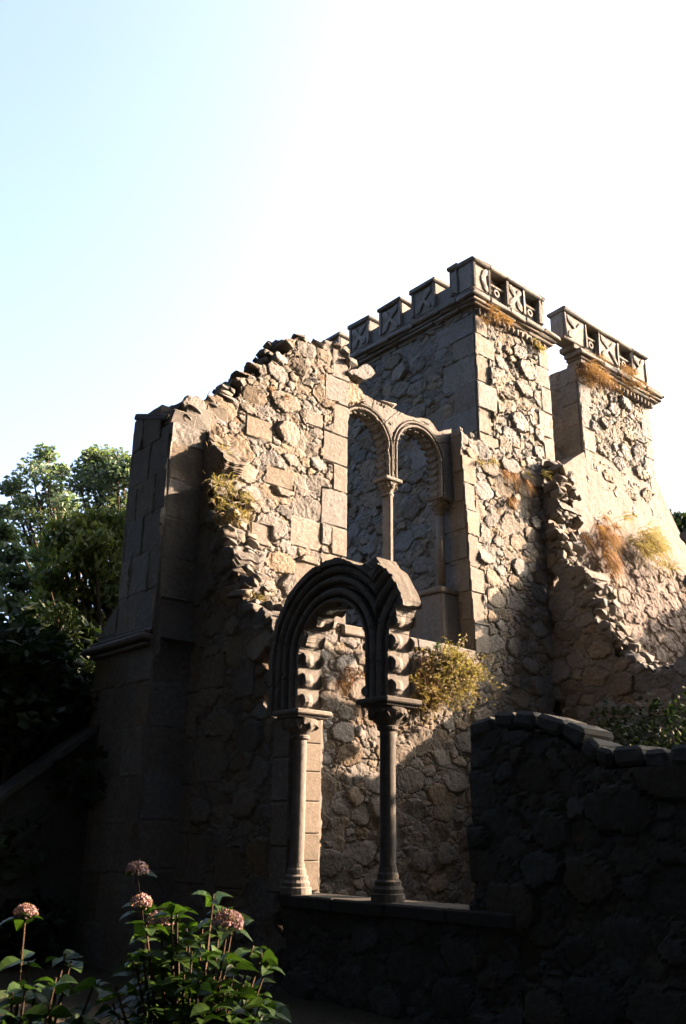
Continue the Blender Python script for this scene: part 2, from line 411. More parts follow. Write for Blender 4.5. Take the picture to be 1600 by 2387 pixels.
for h in (0.55, 0.62, 0.5, 0.66, 0.5, 0.58, 0.6, 0.5, 0.62):
    wd = (0.36, 0.56)[k % 2]+random.uniform(-.04, .04); bl.append((9.965-wd, 9.975, z, z+h-0.006)); 
    wr = (0.40, 0.30)[k % 2]; xr = 13.02+(9.3-z-h/2)*0.055
    if z < 8.9: bl.append((xr-0.02, xr+wr, z, z+h-0.006))
    z += h; k += 1
z = 2.0
for k in range(5): bl.append((6.36, 6.98, 4.6+k*0.6, 5.195+k*0.6))
for (a, b, c, d) in ((8.2, 8.78, 7.02, 7.36), (8.75, 9.4, 6.1, 6.62), (7.75, 8.3, 7.75, 8.12), (7.95, 8.35, 5.95, 6.3), (9.0, 9.4, 8.35, 8.62), (8.85, 9.5, 5.5, 5.86)): bl.append((a, b, c, d))
mb = MB()
masonry(mb, 'R', YR, 6.47, 15.75, -0.1, 10.6, 0.021, softR, 11, thick=0.5, blocks=bl, mask=winhole, sizes=[(0.15, 0.22, 6), (0.09, 0.14, 34), (0.05, 0.08, 190), (0.028, 0.045, 460)], rough=0.032)
edge_rocks(mb, 'R', YR, topR, 0.5, size=(0.14, 0.34), step=0.13, rows=4, spread=0.04)
edge_rocks(mb, 'R', YR, topR2[3:], 0.45, size=(0.1, 0.22), step=0.14, rows=3, spread=0.04)
mb.build('rubble_wall', M_RUB, wallR)
# copings at the left end
mb = MB()
for (p, s) in (((428, 966), (0.42, 0.5, 0.3)), ((462, 962), (0.5, 0.5, 0.42)), ((505, 960), (0.42, 0.55, 0.36))):
    x, z_ = onR(*p); cbox(mb, (x-s[0]/2, YR-0.03, z_-s[2]*0.75), (x+s[0]/2, YR+s[1], z_+s[2]*0.25), 0.03, jit=0.03)
mb.build('coping', M_ASH, wallR)
# knob of the broken hood at the top of the left jamb
mb = MB()
sp_ = [onR(*p, 11.47) for p in [(770, 960), (772, 900), (788, 880), (806, 868), (820, 866), (834, 856), (846, 852), (857, 862), (863, 877), (850, 889), (838, 893), (832, 904), (842, 918), (846, 940), (812, 950), (804, 990)]]
masonry(mb, 'R', 11.47, 9.3, 10.6, 8.6, 10.4, 0.014, sp_, 13, thick=0.3, ragged=False, depth=0.006, sizes=[(0.5, 0.6, 30)], rough=0.03, jit=0.02)
mb.build('broken_springer', M_ASH, wallR)
# sill
mb = MB(); x = 9.9
for wd in (0.9, 0.85, 0.8, 0.78):
    x1 = min(x+wd, 13.3); cbox(mb, (x+0.004, YR-0.09, 4.79), (x1-0.004, YR+0.62, 4.965), 0.02, jit=0.008); x = x1
mb.build('window_sill', M_ASH, wallR)
# reveal stones of the right jamb and the back leaf of the opening (plane faces -X)
mb = MB(); z = 4.97
for h in (0.62, 0.55, 0.66, 0.6, 0.58, 0.62, 0.52):
    xr = 13.02+(9.3-z-h/2)*0.055; cbox(mb, (xr-0.012, YR+0.0, z+.004), (xr+0.3, YR+0.24, z+h-.004), 0.012, jit=0.003, c=(random.uniform(.8, 1), 0, .6))
    cbox(mb, (xr+0.01, YR+0.246, z+.004), (xr+0.5, YR+0.9, z+h-.004), 0.012, jit=0.003, c=(random.uniform(.75, .95), 0, .6)); z += h
mb.build('jamb', M_ASH, wallR)
# tracery slab with two cusped arches
YT = 11.66
def arch_d(U, V, c, r):
    return np.where(V >= c[1], np.hypot(U-c[0], V-c[1])-r, np.abs(U-c[0])-r)
def arch_s(U, V, c, r):
    th = np.arctan2(V-c[1], U-c[0]); return np.where(V >= c[1], np.where(U > c[0], th*r, (math.pi-th)*r), V-c[1])
def roll(d, a, b, h): t = np.clip((d-a)/(b-a), 0, 1); return h*np.sqrt(np.clip(1-(2*t-1)**2, 0, 1))
def tracery(mb, kind, plane, u0, u1, v0, v1, res, arches, outline, thick, cusp, pitch, prof, seed, sink=0.08, face=1.0):
    nu = int((u1-u0)/res)+1; nv = int((v1-v0)/res)+1
    U, V = np.meshgrid(np.linspace(u0, u1, nu), np.linspace(v0, v1, nv), indexing='ij')
    D = None; Sx = None
    for (c, r) in arches:
        d = arch_d(U, V, c, r); s = arch_s(U, V, c, r)
        if D is None: D, Sx = d, s
        else: Sx = np.where(d < D, s, Sx); D = np.minimum(D, d)
    cs = cusp*np.clip(0.45+0.62*np.cos(2*math.pi*Sx/pitch), 0, 1)**0.6
    cs = cs*(.55+.9*vnoise(Sx*1.7+9, Sx*0+seed, 3))*(1-.5*np.clip(fbm(U, V, 5, seed+31)*5-.3, 0, 1))
    rag = 0.03*fbm(U, V, 5, seed)*2
    keep = inpoly(U+rag, V+rag, outline) & (D > -cs)
    H = prof(D)
    H = np.where(D < 0, -sink+0.03*np.clip(-D/cusp, 0, 1), H)+0.012*fbm(U, V, 10, seed)+0.006*fbm(U, V, 40, seed)
    if kind == 'L': H = H*np.clip((U-7.08)/.3, .15, 1)
    chip = np.clip(fbm(U, V, 6, seed+21)*6-1.1, 0, 1); H = H-.035*chip
    T = 0.9+0.25*fbm(U, V, 2, seed)+.15*chip
    vj = np.minimum(np.abs(((np.arctan2(V-arches[0][0][1], U-arches[0][0][0])*1.9) % 1)-0.5), 1)
    j = (vj < 0.012) & (D > 0)
    H = np.where(j, H-0.012, H)
    C = np.stack([T, np.where(j, .7, 0), np.full(U.shape, 0.3)], -1)
    pos, ccw = frame(kind, plane)
    def wp(u, v, f):                       # the cusped rib stands free at the front and again at the back of the soffit
        D0 = None
        for (c, r) in arches:
            d = arch_d(u, v, c, r); gx = np.where(v >= c[1], u-c[0], np.sign(u-c[0])); gy = np.where(v >= c[1], v-c[1], 0.0); L = np.maximum(np.hypot(gx, gy), 1e-6)
            if D0 is None: D0, GX, GY = d, gx/L, gy/L
            else: m = d < D0; D0 = np.where(m, d, D0); GX = np.where(m, gx/L, GX); GY = np.where(m, gy/L, GY)
        g = .6*min(1, max(0, (f-.25)/.3))
        a = np.where(D0 < 0, -D0*g, 0)
        return u+GX*a, v+GY*a
    solid(mb, U, V, H, keep, pos, ccw, thick, C, hard=np.ones(U.shape, bool), layers=9, seed=seed, backn=0.01, face=face, warp=wp)
def profT(D): return 0.0+roll(D, 0.0, 0.055, 0.03)-0.035*((D > 0.055) & (D < 0.085))+roll(D, 0.085, 0.13, 0.03)-0.02*((D > 0.13) & (D < 0.15))
outT = [(9.9, 8.0)]+[onR(*p, 11.66) for p in [(800, 985), (800, 905), (818, 896), (838, 904), (850, 918), (872, 931), (900, 944), (925, 957), (950, 968), (980, 974), (1000, 978), (1012, 990), (1021, 1005), (1045, 1001), (1066, 996), (1074, 1100)]]+[(13.2, 8.0)]
mb = MB()
tracery(mb, 'R', YT, 9.9, 13.1, 8.02, 10.0, 0.0105, [((10.64, 8.62), 0.60), ((12.09, 8.70), 0.60)], outT, 0.30, 0.07, 0.15, profT, 61, sink=0.06)
mb.build('tracery', M_ASH, wallR)
# blocky voussoir on the hood
mb = MB(); p = onR(905, 940, 11.75); rock(mb, (p[0], 11.82, p[1]), (0.5, 0.3, 0.16), 0.2)
mb.build('loose_voussoir', M_ASH, wallR)
# mullion with capital
mul = thing  # (kept simple: parts below hang from the wall)
mb = MB(); cbox(mb, (11.31, YT+0.02, 4.97), (11.415, YT+0.24, 8.0), 0.03, c=(1.0, 0, .3)); mo = mb.build('mullion', M_ASH, wallR)
mb = MB()
lathe(mb, (11.36, YT+.13, 7.70), [(0.10, 0), (0.12, 0.02), (0.12, 0.05), (0.09, .07), (0.11, 0.10), (0.16, 0.2), (0.185, 0.25), (0.15, 0.27)], 18, c if False else (0.9, 0, .5))
for k in range(16):
    a = k*math.pi/8; rock(mb, (11.36+0.15*math.cos(a), YT+.13+0.15*math.sin(a), 7.88+0.04*(k % 2)), (0.09, 0.09, 0.1), 1, (0.9, 0, .5))
cbox(mb, (11.14, YT-0.07, 7.98), (11.58, YT+0.33, 8.05), 0.02, c=(1, 0, .4))
mb.build('capital', M_ASH, mo)
# colonnette at the right jamb
mb = MB(); lathe(mb, (12.9, YT+.22, 6.2), [(0.085, 0), (0.085, 1.55)], 16, (0.95, 0, .4)); co_ = mb.build('jamb_colonnette', M_ASH, wallR, smooth=True)
mb = MB(); lathe(mb, (12.9, YT+.22, 7.72), [(0.09, 0), (0.12, 0.03), (0.09, .06), (0.11, 0.1), (0.17, 0.24), (0.18, .3), (0.15, .32)], 16, (0.85, 0, .7))
for k in range(12):
    a = k*math.pi/6; rock(mb, (12.9+0.14*math.cos(a), YT+.22+0.14*math.sin(a), 7.9+0.04*(k % 2)), (0.09, 0.09, 0.1), 1, (0.8, 0, .7))
cbox(mb, (12.69, YT+0.02, 8.03), (13.1, YT+0.42, 8.12), 0.02, c=(.9, 0, .6))
mb.build('capital', M_ASH, co_)
mb = MB(); x0 = 12.72
cbox(mb, (x0, 11.72, 4.97), (13.3, 12.35, 6.1), 0.03, jit=0.01); cbox(mb, (x0-.05, 11.7, 6.1), (13.3, 12.4, 6.2), 0.03, jit=0.01)
cbox(mb, (x0+0.12, 12.35, 4.5), (13.4, 13.1, 5.95), 0.04, jit=0.04)
mb.build('plinth', M_ASH, wallR)

# ================================================================== ARCADE WALL (faces -X at X = 7)
XL = 7.0
wallL = thing('arcade_wall', (XL+.2, 9, 0), 'shaded rubble wall with a moulded cusped arch, broken off beside the right column, and a stepped buttress', 'ruined wall')
topL = [(11.4, 7.42), (11.04, 7.35), (11.0, 6.9), (10.98, 6.6)]+[onL(*p) for p in [(506, 1180), (512, 1250), (530, 1300), (560, 1345), (580, 1400), (602, 1432), (636, 1442)]]
softL = [(11.45, -0.1), (11.45, 7.5)]+topL[1:]+[(9.2, 4.2), (9.36, 3.0), (9.0, 2.95), (8.92, -0.1)]
bl = [(8.9, 9.25, 1.0+0.5*k, 1.494+0.5*k) for k in range(4)]+[(11.02+.06*(k%2), 11.4, 0.4+0.62*k, 1.01+0.62*k) for k in range(11)]+[(10.6, 11.01, 0.4+0.62*k, 1.01+0.62*k) for k in (1,3,5)]+[(10.35, 10.94, 2.26, 2.86), (9.8, 10.4, 1.0, 1.5), (10.4, 10.9, 3.5, 3.95), (9.7, 10.15, 3.3, 3.7)]
mb = MB()
masonry(mb, 'L', XL, 8.9, 11.46, -0.1, 7.6, 0.02, softL, 21, thick=0.46, blocks=bl, hardclip=[(8.9, -1), (11.46, -1), (11.46, 8), (9.33, 8), (9.33, 3.0), (8.9, 3.0)], face=1.0)
edge_rocks(mb, 'L', XL, topL[3:], 0.55, size=(0.15, 0.36), step=0.12, rows=5, spread=0.05, flat=0.85)
mb.build('rubble_wall', M_RUB, wallL)
# front arch
def profL(D):
    return (0.02+roll(D, 0.0, 0.05, 0.03)-0.05*((D > 0.05) & (D < 0.08))+roll(D, 0.08, 0.17, 0.045)-0.06*((D > 0.17) & (D < 0.23))+roll(D, 0.23, 0.31, 0.05)
            - 0.04*((D > 0.31) & (D < 0.35))+roll(D, 0.35, 0.44, 0.05)+0.07*((D > 0.45) & (D < 0.55)))
arc = [(8.2+1.13*math.cos(a), 3.66+1.13*math.sin(a)) for a in np.linspace(0, math.pi/2, 12)]
outL = [(9.33, 3.0)]+arc+[(8.0, 4.77), (7.85, 4.70), (7.72, 4.62), (7.6, 4.60), (7.52, 4.66), (7.44, 4.68), (7.36, 4.57), (7.26, 4.5), (7.15, 4.33), (7.07, 4.2), (7.02, 4.06), (7.04, 4.0), (7.0, 3.9), (7.1, 3.6), (7.1, 3.0)]
outL = [(9.33, 3.0)]+arc+outL[len(arc)+1:]
mb = MB()
tracery(mb, 'L', XL, 6.78, 9.34, 3.02, 4.85, 0.008, [((8.2, 3.66), 0.60), ((6.64, 3.66), 0.60)],
        outL[:-4]+[(7.0, 3.95), (7.0, 3.0)], 0.30, 0.12, 0.25, profL, 71, sink=0.03, face=1.0)
edge_rocks(mb, 'L', XL+0.03, [(8.8, 4.62), (8.45, 4.74), (7.8, 4.62)], 0.3, size=(0.07, 0.15), step=0.12, rows=3, spread=0.02)
mb.build('arch', M_ASH, wallL)
# columns of the arcade
def column(y, zc, r, dx=0.0, name='column', tone=.5):
    cx = XL+0.1+dx
    mb = MB(); lathe(mb, (cx, y, 1.3), [(r*1.05, 0), (r, .05)]+[(r*random.uniform(.985, 1.01), .15+.1*i) for i in range(13)]+[(r, 1.5)], 22, (tone, 0, .25))
    c = mb.build(name, M_ASH, wallL, smooth=True)
    mb = MB()
    lathe(mb, (cx, y, 1.0), [(r*2.1, 0), (r*2.1, .07), (r*1.8, .08), (r*1.9, .12), (r*1.6, .15), (r*1.65, .19), (r*1.35, .21), (r*1.3, .26), (r*1.15, .28), (r*1.1, .33)], 20, (tone*1.1, 0, .4))
    mb.build('base', M_ASH, c)
    mb = MB(); R_c = r/.085
    lathe(mb, (cx, y, 2.70), [(r*1.0, 0), (r*1.35, .02), (r*1.35, .05), (r*1.15, .06), (r*1.9, .12), (r*2.5, .19), (r*2.55, .23), (r*2.1, .26), (r*2.5, .30)], 20, (tone*1.1, 0, .4))
    for k in range(16):
        a = k*2*math.pi/16; rock(mb, (cx+r*2.1*math.cos(a), y+r*2.1*math.sin(a), 2.87+.04*(k % 2)), (.1, .1, .12), 1, (tone, 0, .4))
    cbox(mb, (cx-0.25, y-0.25, 2.985), (cx+0.30, y+0.25, 3.045), 0.015, c=(tone*1.1, 0, .4))
    cbox(mb, (cx-0.21, y-0.21, 2.955), (cx+0.26, y+0.21, 2.984), 0.01, c=(tone*1.1, 0, .4))
    mb.build('capital', M_ASH, c)
column(8.86, 0, 0.085, -0.03, tone=.95); column(7.38, 0, 0.085)  # paler left shaft, darker right: sun and shade put into the tone
# jamb reveal (faces -Y), sill and the wall under it
mb = MB(); z = 1.02
for h in (0.33, 0.30, 0.36, 0.34, 0.33, 0.32):
    cbox(mb, (XL+0.03, 8.86, z+.003), (XL+0.41, 9.1, z+h-.003), 0.012, c=(random.uniform(.8, .95), 0, .7)); z += h
mb.build('jamb', M_ASH, wallL)
mb = MB(); y = 5.6
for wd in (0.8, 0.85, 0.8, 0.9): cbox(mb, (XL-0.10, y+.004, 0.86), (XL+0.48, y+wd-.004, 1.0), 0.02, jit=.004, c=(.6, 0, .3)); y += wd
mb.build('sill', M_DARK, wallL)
mb = MB()
masonry(mb, 'L', XL, 5.6, 8.95, -0.1, 0.86, 0.025, [(5, -1), (10, -1), (10, 2), (5, 2)], 31, thick=0.44, ragged=False, face=.9)  # front tone lowered to deepen its shade
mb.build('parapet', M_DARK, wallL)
# buttress: upper shaft, moulded weathering, broad lower shaft
XB = 6.37
mb = MB()
yb, _ = onL(318, 980, XB); y2, _ = onL(222, 1600, XB)
zc = onL(300, 1469, XB)[1]
masonry(mb, 'L', XB, 11.30, yb, zc-0.1, 8.1, 0.03, [(11, 0), (14, 0), (14, 8.50), (11, 7.46)], 41, thick=0.62, ragged=False, face=1.0, depth=0.02, rough=0.03, sizes=[(0.3, 0.4, 20), (0.15, 0.25, 30)],
        blocks=[(11.305+0.55*i-(0.25 if k % 2 else 0), 11.85+0.55*i-(0.25 if k % 2 else 0), zc-0.1+0.6*k, zc+0.494+0.6*k) for k in range(8) for i in range(4)])
masonry(mb, 'L', XB, 11.30, y2, -0.1, zc-0.12, 0.03, [(11, -1), (15, -1), (15, 8), (11, 8)], 42, thick=0.64, ragged=False, face=1.0, depth=0.02, rough=0.03, sizes=[(0.3, 0.4, 20), (0.15, 0.25, 30)],
        blocks=[(11.305+0.62*i-(0.3 if k % 2 else 0), 11.92+0.62*i-(0.3 if k % 2 else 0), -0.1+0.62*k, 0.514+0.62*k) for k in range(8) for i in range(5)])
masonry(mb, 'R', 11.30, XB, XL+.05, -0.1, 7.5, 0.03, [(6, -1), (8, -1), (8, 8), (6, 8)], 43, thick=0.3, ragged=False, face=1.0, depth=0.02, rough=0.03, sizes=[(0.3, 0.4, 20)],
        blocks=[(XB+0.02, XL+.04, 0.0+0.6*k, .594+.6*k) for k in range(12)])
but = mb.build('buttress', M_ASH, wallL)
mb = MB()
# weathering mouldings: stacked courses stepping out
for (dz, pr, h) in ((0.0, 0.0, .10), (-0.07, 0.10, .07), (-.15, .17, .08), (-.23, .09, .06)):
    cbox(mb, (XB-pr-.02, 11.38-pr*.4, zc-.1+dz), (XB+.63, y2+pr, zc-.1+dz+h), 0.03, jit=0.01)
# sloping offset on the far side
yy = (yb+y2)/2
V = np.array([(XB-.02, yb-.02, zc+.45), (XB-.02, y2+.05, zc), (XB-.02, yb-.02, zc), (XB+.6, yb-.02, zc+.45), (XB+.6, y2+.05, zc), (XB+.6, yb-.02, zc)])
mb.add(V, [(0, 1, 4, 3), (0, 3, 5, 2)], [(0, 2, 1), (3, 4, 5)])
mb.build('weathering', M_ASH, but)
mb = MB(); aa = math.atan(.347); yc = (11.42+yb)/2; cbox(mb, (XB-.03, yc-(yb-11.42)/2/math.cos(aa), 7.62+(yc-11.4)*.347-.05), (XB+.64, yc+(yb-11.42)/2/math.cos(aa)+.02, 7.62+(yc-11.4)*.347+.06), 0.02, jit=.01, rot=np.array(Matrix.Rotation(aa, 3, 'X')), c=(.6, 0, .3)); mb.build('coping', M_ASH, but)

# ================================================================== CROSS WALL (faces -X at X = 15.67)
X3 = 15.67
cross = thing('cross_wall', (X3+.4, 9.5, 0), 'shaded rubble wall stepping down in a ragged sunlit broken edge between the window wall and the rendered tower foot', 'ruined wall')
top3 = [onL(*p, X3) for p in [(1262, 1072), (1285, 1098), (1292, 1150), (1290, 1200), (1298, 1250), (1292, 1290), (1318, 1325), (1352, 1345), (1374, 1370), (1384, 1400), (1396, 1440), (1420, 1470), (1445, 1510), (1470, 1535), (1510, 1562), (1578, 1556)]]
soft3 = [(11.5, -.1)]+[(11.5, top3[0][1])]+top3+[(8.38, 5.1), (8.34, 5.7), (8.22, 6.3), (8.06, 7.0), (7.96, 7.6), (7.8, 7.9), (7.4, 8.0), (6.8, 7.6), (6.3, 6.9), (6.05, 5.6), (5.7, 4.7), (5.5, 4.2), (3.6, 4.1), (3.0, 5.0), (3.0, -.1)]  # unseen rise beyond the ragged edge, shaped to shade the window wall
mb = MB()
masonry(mb, 'L', X3, 3.0, 11.5, -0.1, 9.7, 0.028, soft3, 51, thick=0.75, face=1.0, sizes=[(0.17, 0.26, 12), (0.1, 0.16, 45), (0.055, 0.09, 120)], rough=0.04)
edge_rocks(mb, 'L', X3, top3, 0.75, size=(0.15, 0.38), step=0.13, rows=6, spread=0.06, flat=0.95)
mb.build('rubble_wall', M_RUB, cross)

# ================================================================== LOW WALL WITH COPING in front
low = thing('garden_wall', (XL+.2, 4.5, 0), 'dark low wall whose stone coping humps up at its left end and drops to the right', 'wall')
cop = [onL(*p) for p in [(1095, 1700), (1150, 1686), (1200, 1684), (1250, 1690), (1310, 1706), (1360, 1735), (1390, 1762), (1430, 1776), (1500, 1772), (1560, 1766), (1640, 1770)]]+[(2.0, 2.2), (-3.0, 2.2)]
mb = MB()
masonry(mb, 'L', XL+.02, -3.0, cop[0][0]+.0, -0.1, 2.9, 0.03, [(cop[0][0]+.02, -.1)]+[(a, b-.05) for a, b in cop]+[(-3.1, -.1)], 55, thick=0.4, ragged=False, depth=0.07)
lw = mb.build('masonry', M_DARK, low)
mb = MB(); pts = [(XL+.22, a, b) for a, b in cop]
for a, b in zip(pts[:-1], pts[1:]):
    a = np.array(a); b = np.array(b); L = np.linalg.norm(b-a); n = max(1, round(L/.45)); sl_ = math.atan2(b[2]-a[2], b[1]-a[1])
    Rx = np.array(Matrix.Rotation(sl_, 3, 'X'))
    for i in range(n):
        c = a+(b-a)*(i+.5)/n+np.array([random.gauss(0, .012), 0, random.gauss(.02, .02)]); hh = L/n/2-.004
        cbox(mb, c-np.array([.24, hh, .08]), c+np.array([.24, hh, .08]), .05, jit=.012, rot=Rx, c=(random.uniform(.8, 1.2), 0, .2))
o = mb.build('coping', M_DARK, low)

# ================================================================== TOWERS
def merlon(parent, mbp, kind, plane, u0, u1, z0, z1, thick=0.42):
    """carved merlon: block, saltire relief, capping slab; outward face on the given plane"""
    mb = MB(); um = (u0+u1)/2; hw = (u1-u0)/2
    def bx(a, b, c, d, h0, h1, bev=0.022, j=0.014):
        if kind == 'R': cbox(mb, (a, plane-h1, c), (b, plane-h0, d), bev, jit=j, c=(random.uniform(.9, 1.1), 0, .3))
        else: cbox(mb, (plane-h1, a, c), (plane-h0, b, d), bev, jit=j, c=(random.uniform(.9, 1.1), 0, .3))
    bx(u0, u1, z0, z1-.12, -thick, 0)
    bx(u0, u0+.07, z0+.02, z1-.13, 0.0, .045, .01); bx(u1-.07, u1, z0+.02, z1-.13, 0.0, .045, .01)
    zm = (z0+z1-.12)/2; hh = (z1-.12-z0)/2-.03
    pos, ccw = frame(kind, plane)
    # X-shaped leaf relief: four tapering petals
    for sx in (-1, 1):
        for sz in (-1, 1):
            a = np.array([um, zm]); b = np.array([um+sx*(hw-.10), zm+sz*hh]); d = (b-a); L = np.linalg.norm(d); d = d/L; nrm = np.array([-d[1], d[0]])
            w0, w1 = .035, .085
            if random.random() < .12: continue
            w0 *= random.uniform(.6, 1.3); w1 *= random.uniform(.6, 1.25); b = b-d*random.uniform(0, .09)
            ring = [a-nrm*w0, a+d*L*.65-nrm*w1, b-nrm*.03, b+nrm*.03, a+d*L*.65+nrm*w1, a+nrm*w0]
            V = [pos(np.array(p[0]), np.array(p[1]), np.array(h)) for h in (-.01, .035) for p in ring]
            V.append(pos(np.array((a+d*L*.5)[0]), np.array((a+d*L*.5)[1]), np.array(.055)))
            T = []
            for k in range(6):
                T += [(6+k, 6+(k+1) % 6, 12), (k, (k+1) % 6, 6+(k+1) % 6), (k, 6+(k+1) % 6, 6+k)]
            T = np.array(T); 
            mb.add(V, None, T, (1.05, 0, .3))
    o = mb.build('merlon', M_ASH, parent)
    mb = MB(); g = 0.05
    if kind == 'R': cbox(mb, (u0-g, plane-.09, z1-.12), (u1+g, plane+thick+.06, z1), 0.035, jit=.022)
    else: cbox(mb, (plane-.09, u0-g, z1-.12), (plane+thick+.06, u1+g, z1), 0.035, jit=.022)
    mb.build('capping', M_ASH, o)
def cornice(parent, X0, X1, Y0, Y1, z0):
    mb = MB()
    for (pr, a, b) in ((.05, -.10, .0), (.14, .0, .08), (.20, .085, .15), (.27, .155, .27), (.20, .275, .36)):
        j = .022
        x = X0-pr
        while x < X1+pr-.01:
            x2 = min(x+random.uniform(.5, 1.1), X1+pr); cbox(mb, (x+.002, Y0-pr, z0+a), (x2-.002, Y0+.3, z0+b), .02, jit=j); x = x2
        y = Y0+.302
        while y < Y1-.01:
            y2_ = min(y+random.uniform(.5, 1.1), Y1); cbox(mb, (X0-pr, y+.002, z0+a), (X0+.3, y2_-.002, z0+b), .02, jit=j); y = y2_
    # rope of small blocks under the drip
    n = int((X1-X0)/.17)
    for k in range(n):
        x = X0+.05+k*.17; cbox(mb, (x, Y0-.13, z0-.2), (x+.085, Y0+.05, z0-.06), .02, jit=.008)
    mb.build('cornice', M_ASH, parent)
XT, YTW = 14.2, 11.9
t1 = thing('gate_tower', (15.5, 13, 0), 'square rubble tower with a carved crenellated parapet rising behind the twin window', 'tower')
ZC = 13.12
qb = []; z = 5.0; k = 0
while z < 12.6:
    h = random.uniform(.5, .68); qb.append((11.88, 11.92+(1.0, .62)[k % 2]+random.uniform(-.1, .1), z, z+h-.006)); z += h; k += 1
qb += [(12.9, 13.5, 10.3, 10.85), (13.2, 13.9, 9.6, 10.1), (12.6, 13.3, 8.9, 9.4)]
mb = MB()
masonry(mb, 'L', XT, 11.9, 24.0, 3.5, ZC, 0.034, [(11, -1), (25, -1), (25, 14), (11, 14)], 81, thick=0.5, ragged=False, blocks=qb, face=1.0, sizes=[(0.15, 0.25, 8), (0.08, 0.13, 50), (0.045, 0.07, 110)], depth=0.06, rough=0.05)
qr = [(14.19, 14.2+(.42, .66)[i % 2], b[2], b[3]) for i, b in enumerate(qb[:-3])]+[(16.5-(.0, .14)[i % 2], 16.91, b[2], b[3]) for i, b in enumerate(qb[:-3])]
masonry(mb, 'R', YTW, 14.2, 16.9, 3.5, ZC, 0.026, [(11, -1), (25, -1), (25, 14), (11, 14)], 82, thick=0.5, ragged=False, blocks=qr, sizes=[(0.15, 0.24, 12), (0.07, 0.12, 60), (0.04, 0.07, 150)], depth=0.07, rough=0.06)
cbox(mb, (14.5, 12.2, 3.5), (16.85, 24.0, ZC), 0.02)
mb.build('tower_wall', M_TOWER, t1)
cornice(t1, 14.2, 16.9, 11.9, 24.0, ZC-.02)
PX, PY, Z0, Z1 = 14.10, 11.80, ZC+.33, 14.36
mb = MB()
cbox(mb, (PX+.04, PY+.04, Z0-.03), (16.95, PY+.46, Z0+.10), .02, jit=.01)
cbox(mb, (PX+.06, PY+.47, Z0-.03), (PX+.44, 24, Z0+.50), .02, jit=.01)
mb.build('parapet', M_ASH, t1)
# merlons on the left flank
ys = []
for (xa, xb_) in ((1102, 1051), (1015, 962), (932, 888), (862, 818), (800, 762)):
    f = lambda x: (lambda yy: at(0, PX, x, yy)[1])(608+(1102-x)*0.57+30)
    ys.append((f(xa), f(xb_)))
print('merlons', ys)
ys[0] = (PY, ys[0][1])
dy = (ys[3][0]-ys[1][0])/2; wdt = ys[1][1]-ys[1][0]
ys = ys[:1]+[(ys[1][0]+dy*k, ys[1][0]+dy*k+wdt) for k in range(7)]
for k, (a, b) in enumerate(ys): merlon(t1, None, 'L', PX, a+(.44 if k == 0 else 0), b, Z0+.1, Z1)
# merlons on the right face, with coping running over the gaps
g = lambda x, z=None: at(1, PY, x, 608+(x-1102)*.587+40)[0]
ms = [(PX, g(1142)), (g(1180), g(1222)), (g(1255), g(1267))]
print('merlR', ms)
for (a, b) in ms: merlon(t1, None, 'R', PY, a, b, Z0+.1, Z1)
def gap(parent, a, b, PY, Z0, Z1):
    mb = MB()
    cbox(mb, (a, PY+.10, Z0+.10), (b, PY+.40, Z1-.45), .01, jit=.0)       # sunk panel
    cbox(mb, (a, PY+.03, Z1-.47), (b, PY+.42, Z1-.40), .015, jit=.004)    # ledge
    cbox(mb, (a, PY+.16, Z1-.40), (b, PY+.40, Z1-.13), .01)               # upper block
    um = (a+b)/2; V = []; n = 14
    for r, h in ((.10, .10), (.10, .03), (.055, .03), (.055, .07)):
        for k in range(n):
            an = 2*math.pi*k/n; V.append((um+r*math.cos(an), PY+h, (Z0+Z1)/2-.14+r*math.sin(an)))
    Q = [(i*n+k, i*n+(k+1) % n, (i+1)*n+(k+1) % n, (i+1)*n+k) for i in range(3) for k in range(n)]
    mb.add(V, Q); 
    cbox(mb, (a-.06, PY-.09, Z1-.128), (b+.06, PY+.47, Z1-.004), .03, jit=.008)
    mb.build('pierced_panel', M_ASH, parent)
gap(t1, ms[0][1], ms[1][0], PY, Z0, Z1); gap(t1, ms[1][1], ms[2][0], PY, Z0, Z1)

t2 = thing('gate_tower', (20, 13.5, 0), 'far right tower with orange plants hanging under its parapet and a smooth flaring foot', 'tower')
X2 = 18.12; X2b = 21.45; ZC2 = 13.1
mb = MB()
qb2 = [(11.88, 12.4, 10.2+.6*k, 10.794+.6*k) for k in range(5)]
masonry(mb, 'L', X2, 11.9, 16.5, 8.0, ZC2-.05, 0.05, [(11, -1), (25, -1), (25, 14), (11, 14)], 91, thick=0.5, ragged=False, sizes=[(0.22, 0.34, 8), (0.12, 0.2, 30)], depth=0.05, rough=0.05, blocks=qb2)
q2 = [(X2-.01, X2+(.35, .5)[k % 2], 10.1+.62*k, 10.714+.62*k) for k in range(5)]+[(X2b-(.5, .35)[k % 2], X2b+.03, 9.7+.55*k, 10.24+.55*k) for k in range(6)]
masonry(mb, 'R', 11.9, X2, X2b, 8.0, ZC2-.05, 0.03, [(11, -1), (25, -1), (25, 14), (11, 14)], 92, thick=0.5, ragged=False, blocks=q2, sizes=[(0.15, 0.24, 12), (0.07, 0.12, 60), (0.04, 0.07, 100)], depth=0.08, rough=0.08)
cbox(mb, (X2+.3, 12.2, 8), (X2b-.02, 16.5, ZC2-.02), .02)
mb.build('tower_wall', M_TOWER, t2)
cornice(t2, X2+.12, X2b+.15, 11.85, 12.1, ZC2-.02)
P2X, P2Y = X2-.25, 11.72
mb = MB(); cbox(mb, (P2X+.04, P2Y+.04, Z0-.03), (X2b+.3, P2Y+.5, Z0+.1), .02, jit=.01); mb.build('parapet', M_ASH, t2)
ee = [onR(x, 735+(x-1318)*.578+40, P2Y)[0] for x in (1316, 1360, 1395, 1445, 1473, 1508)]
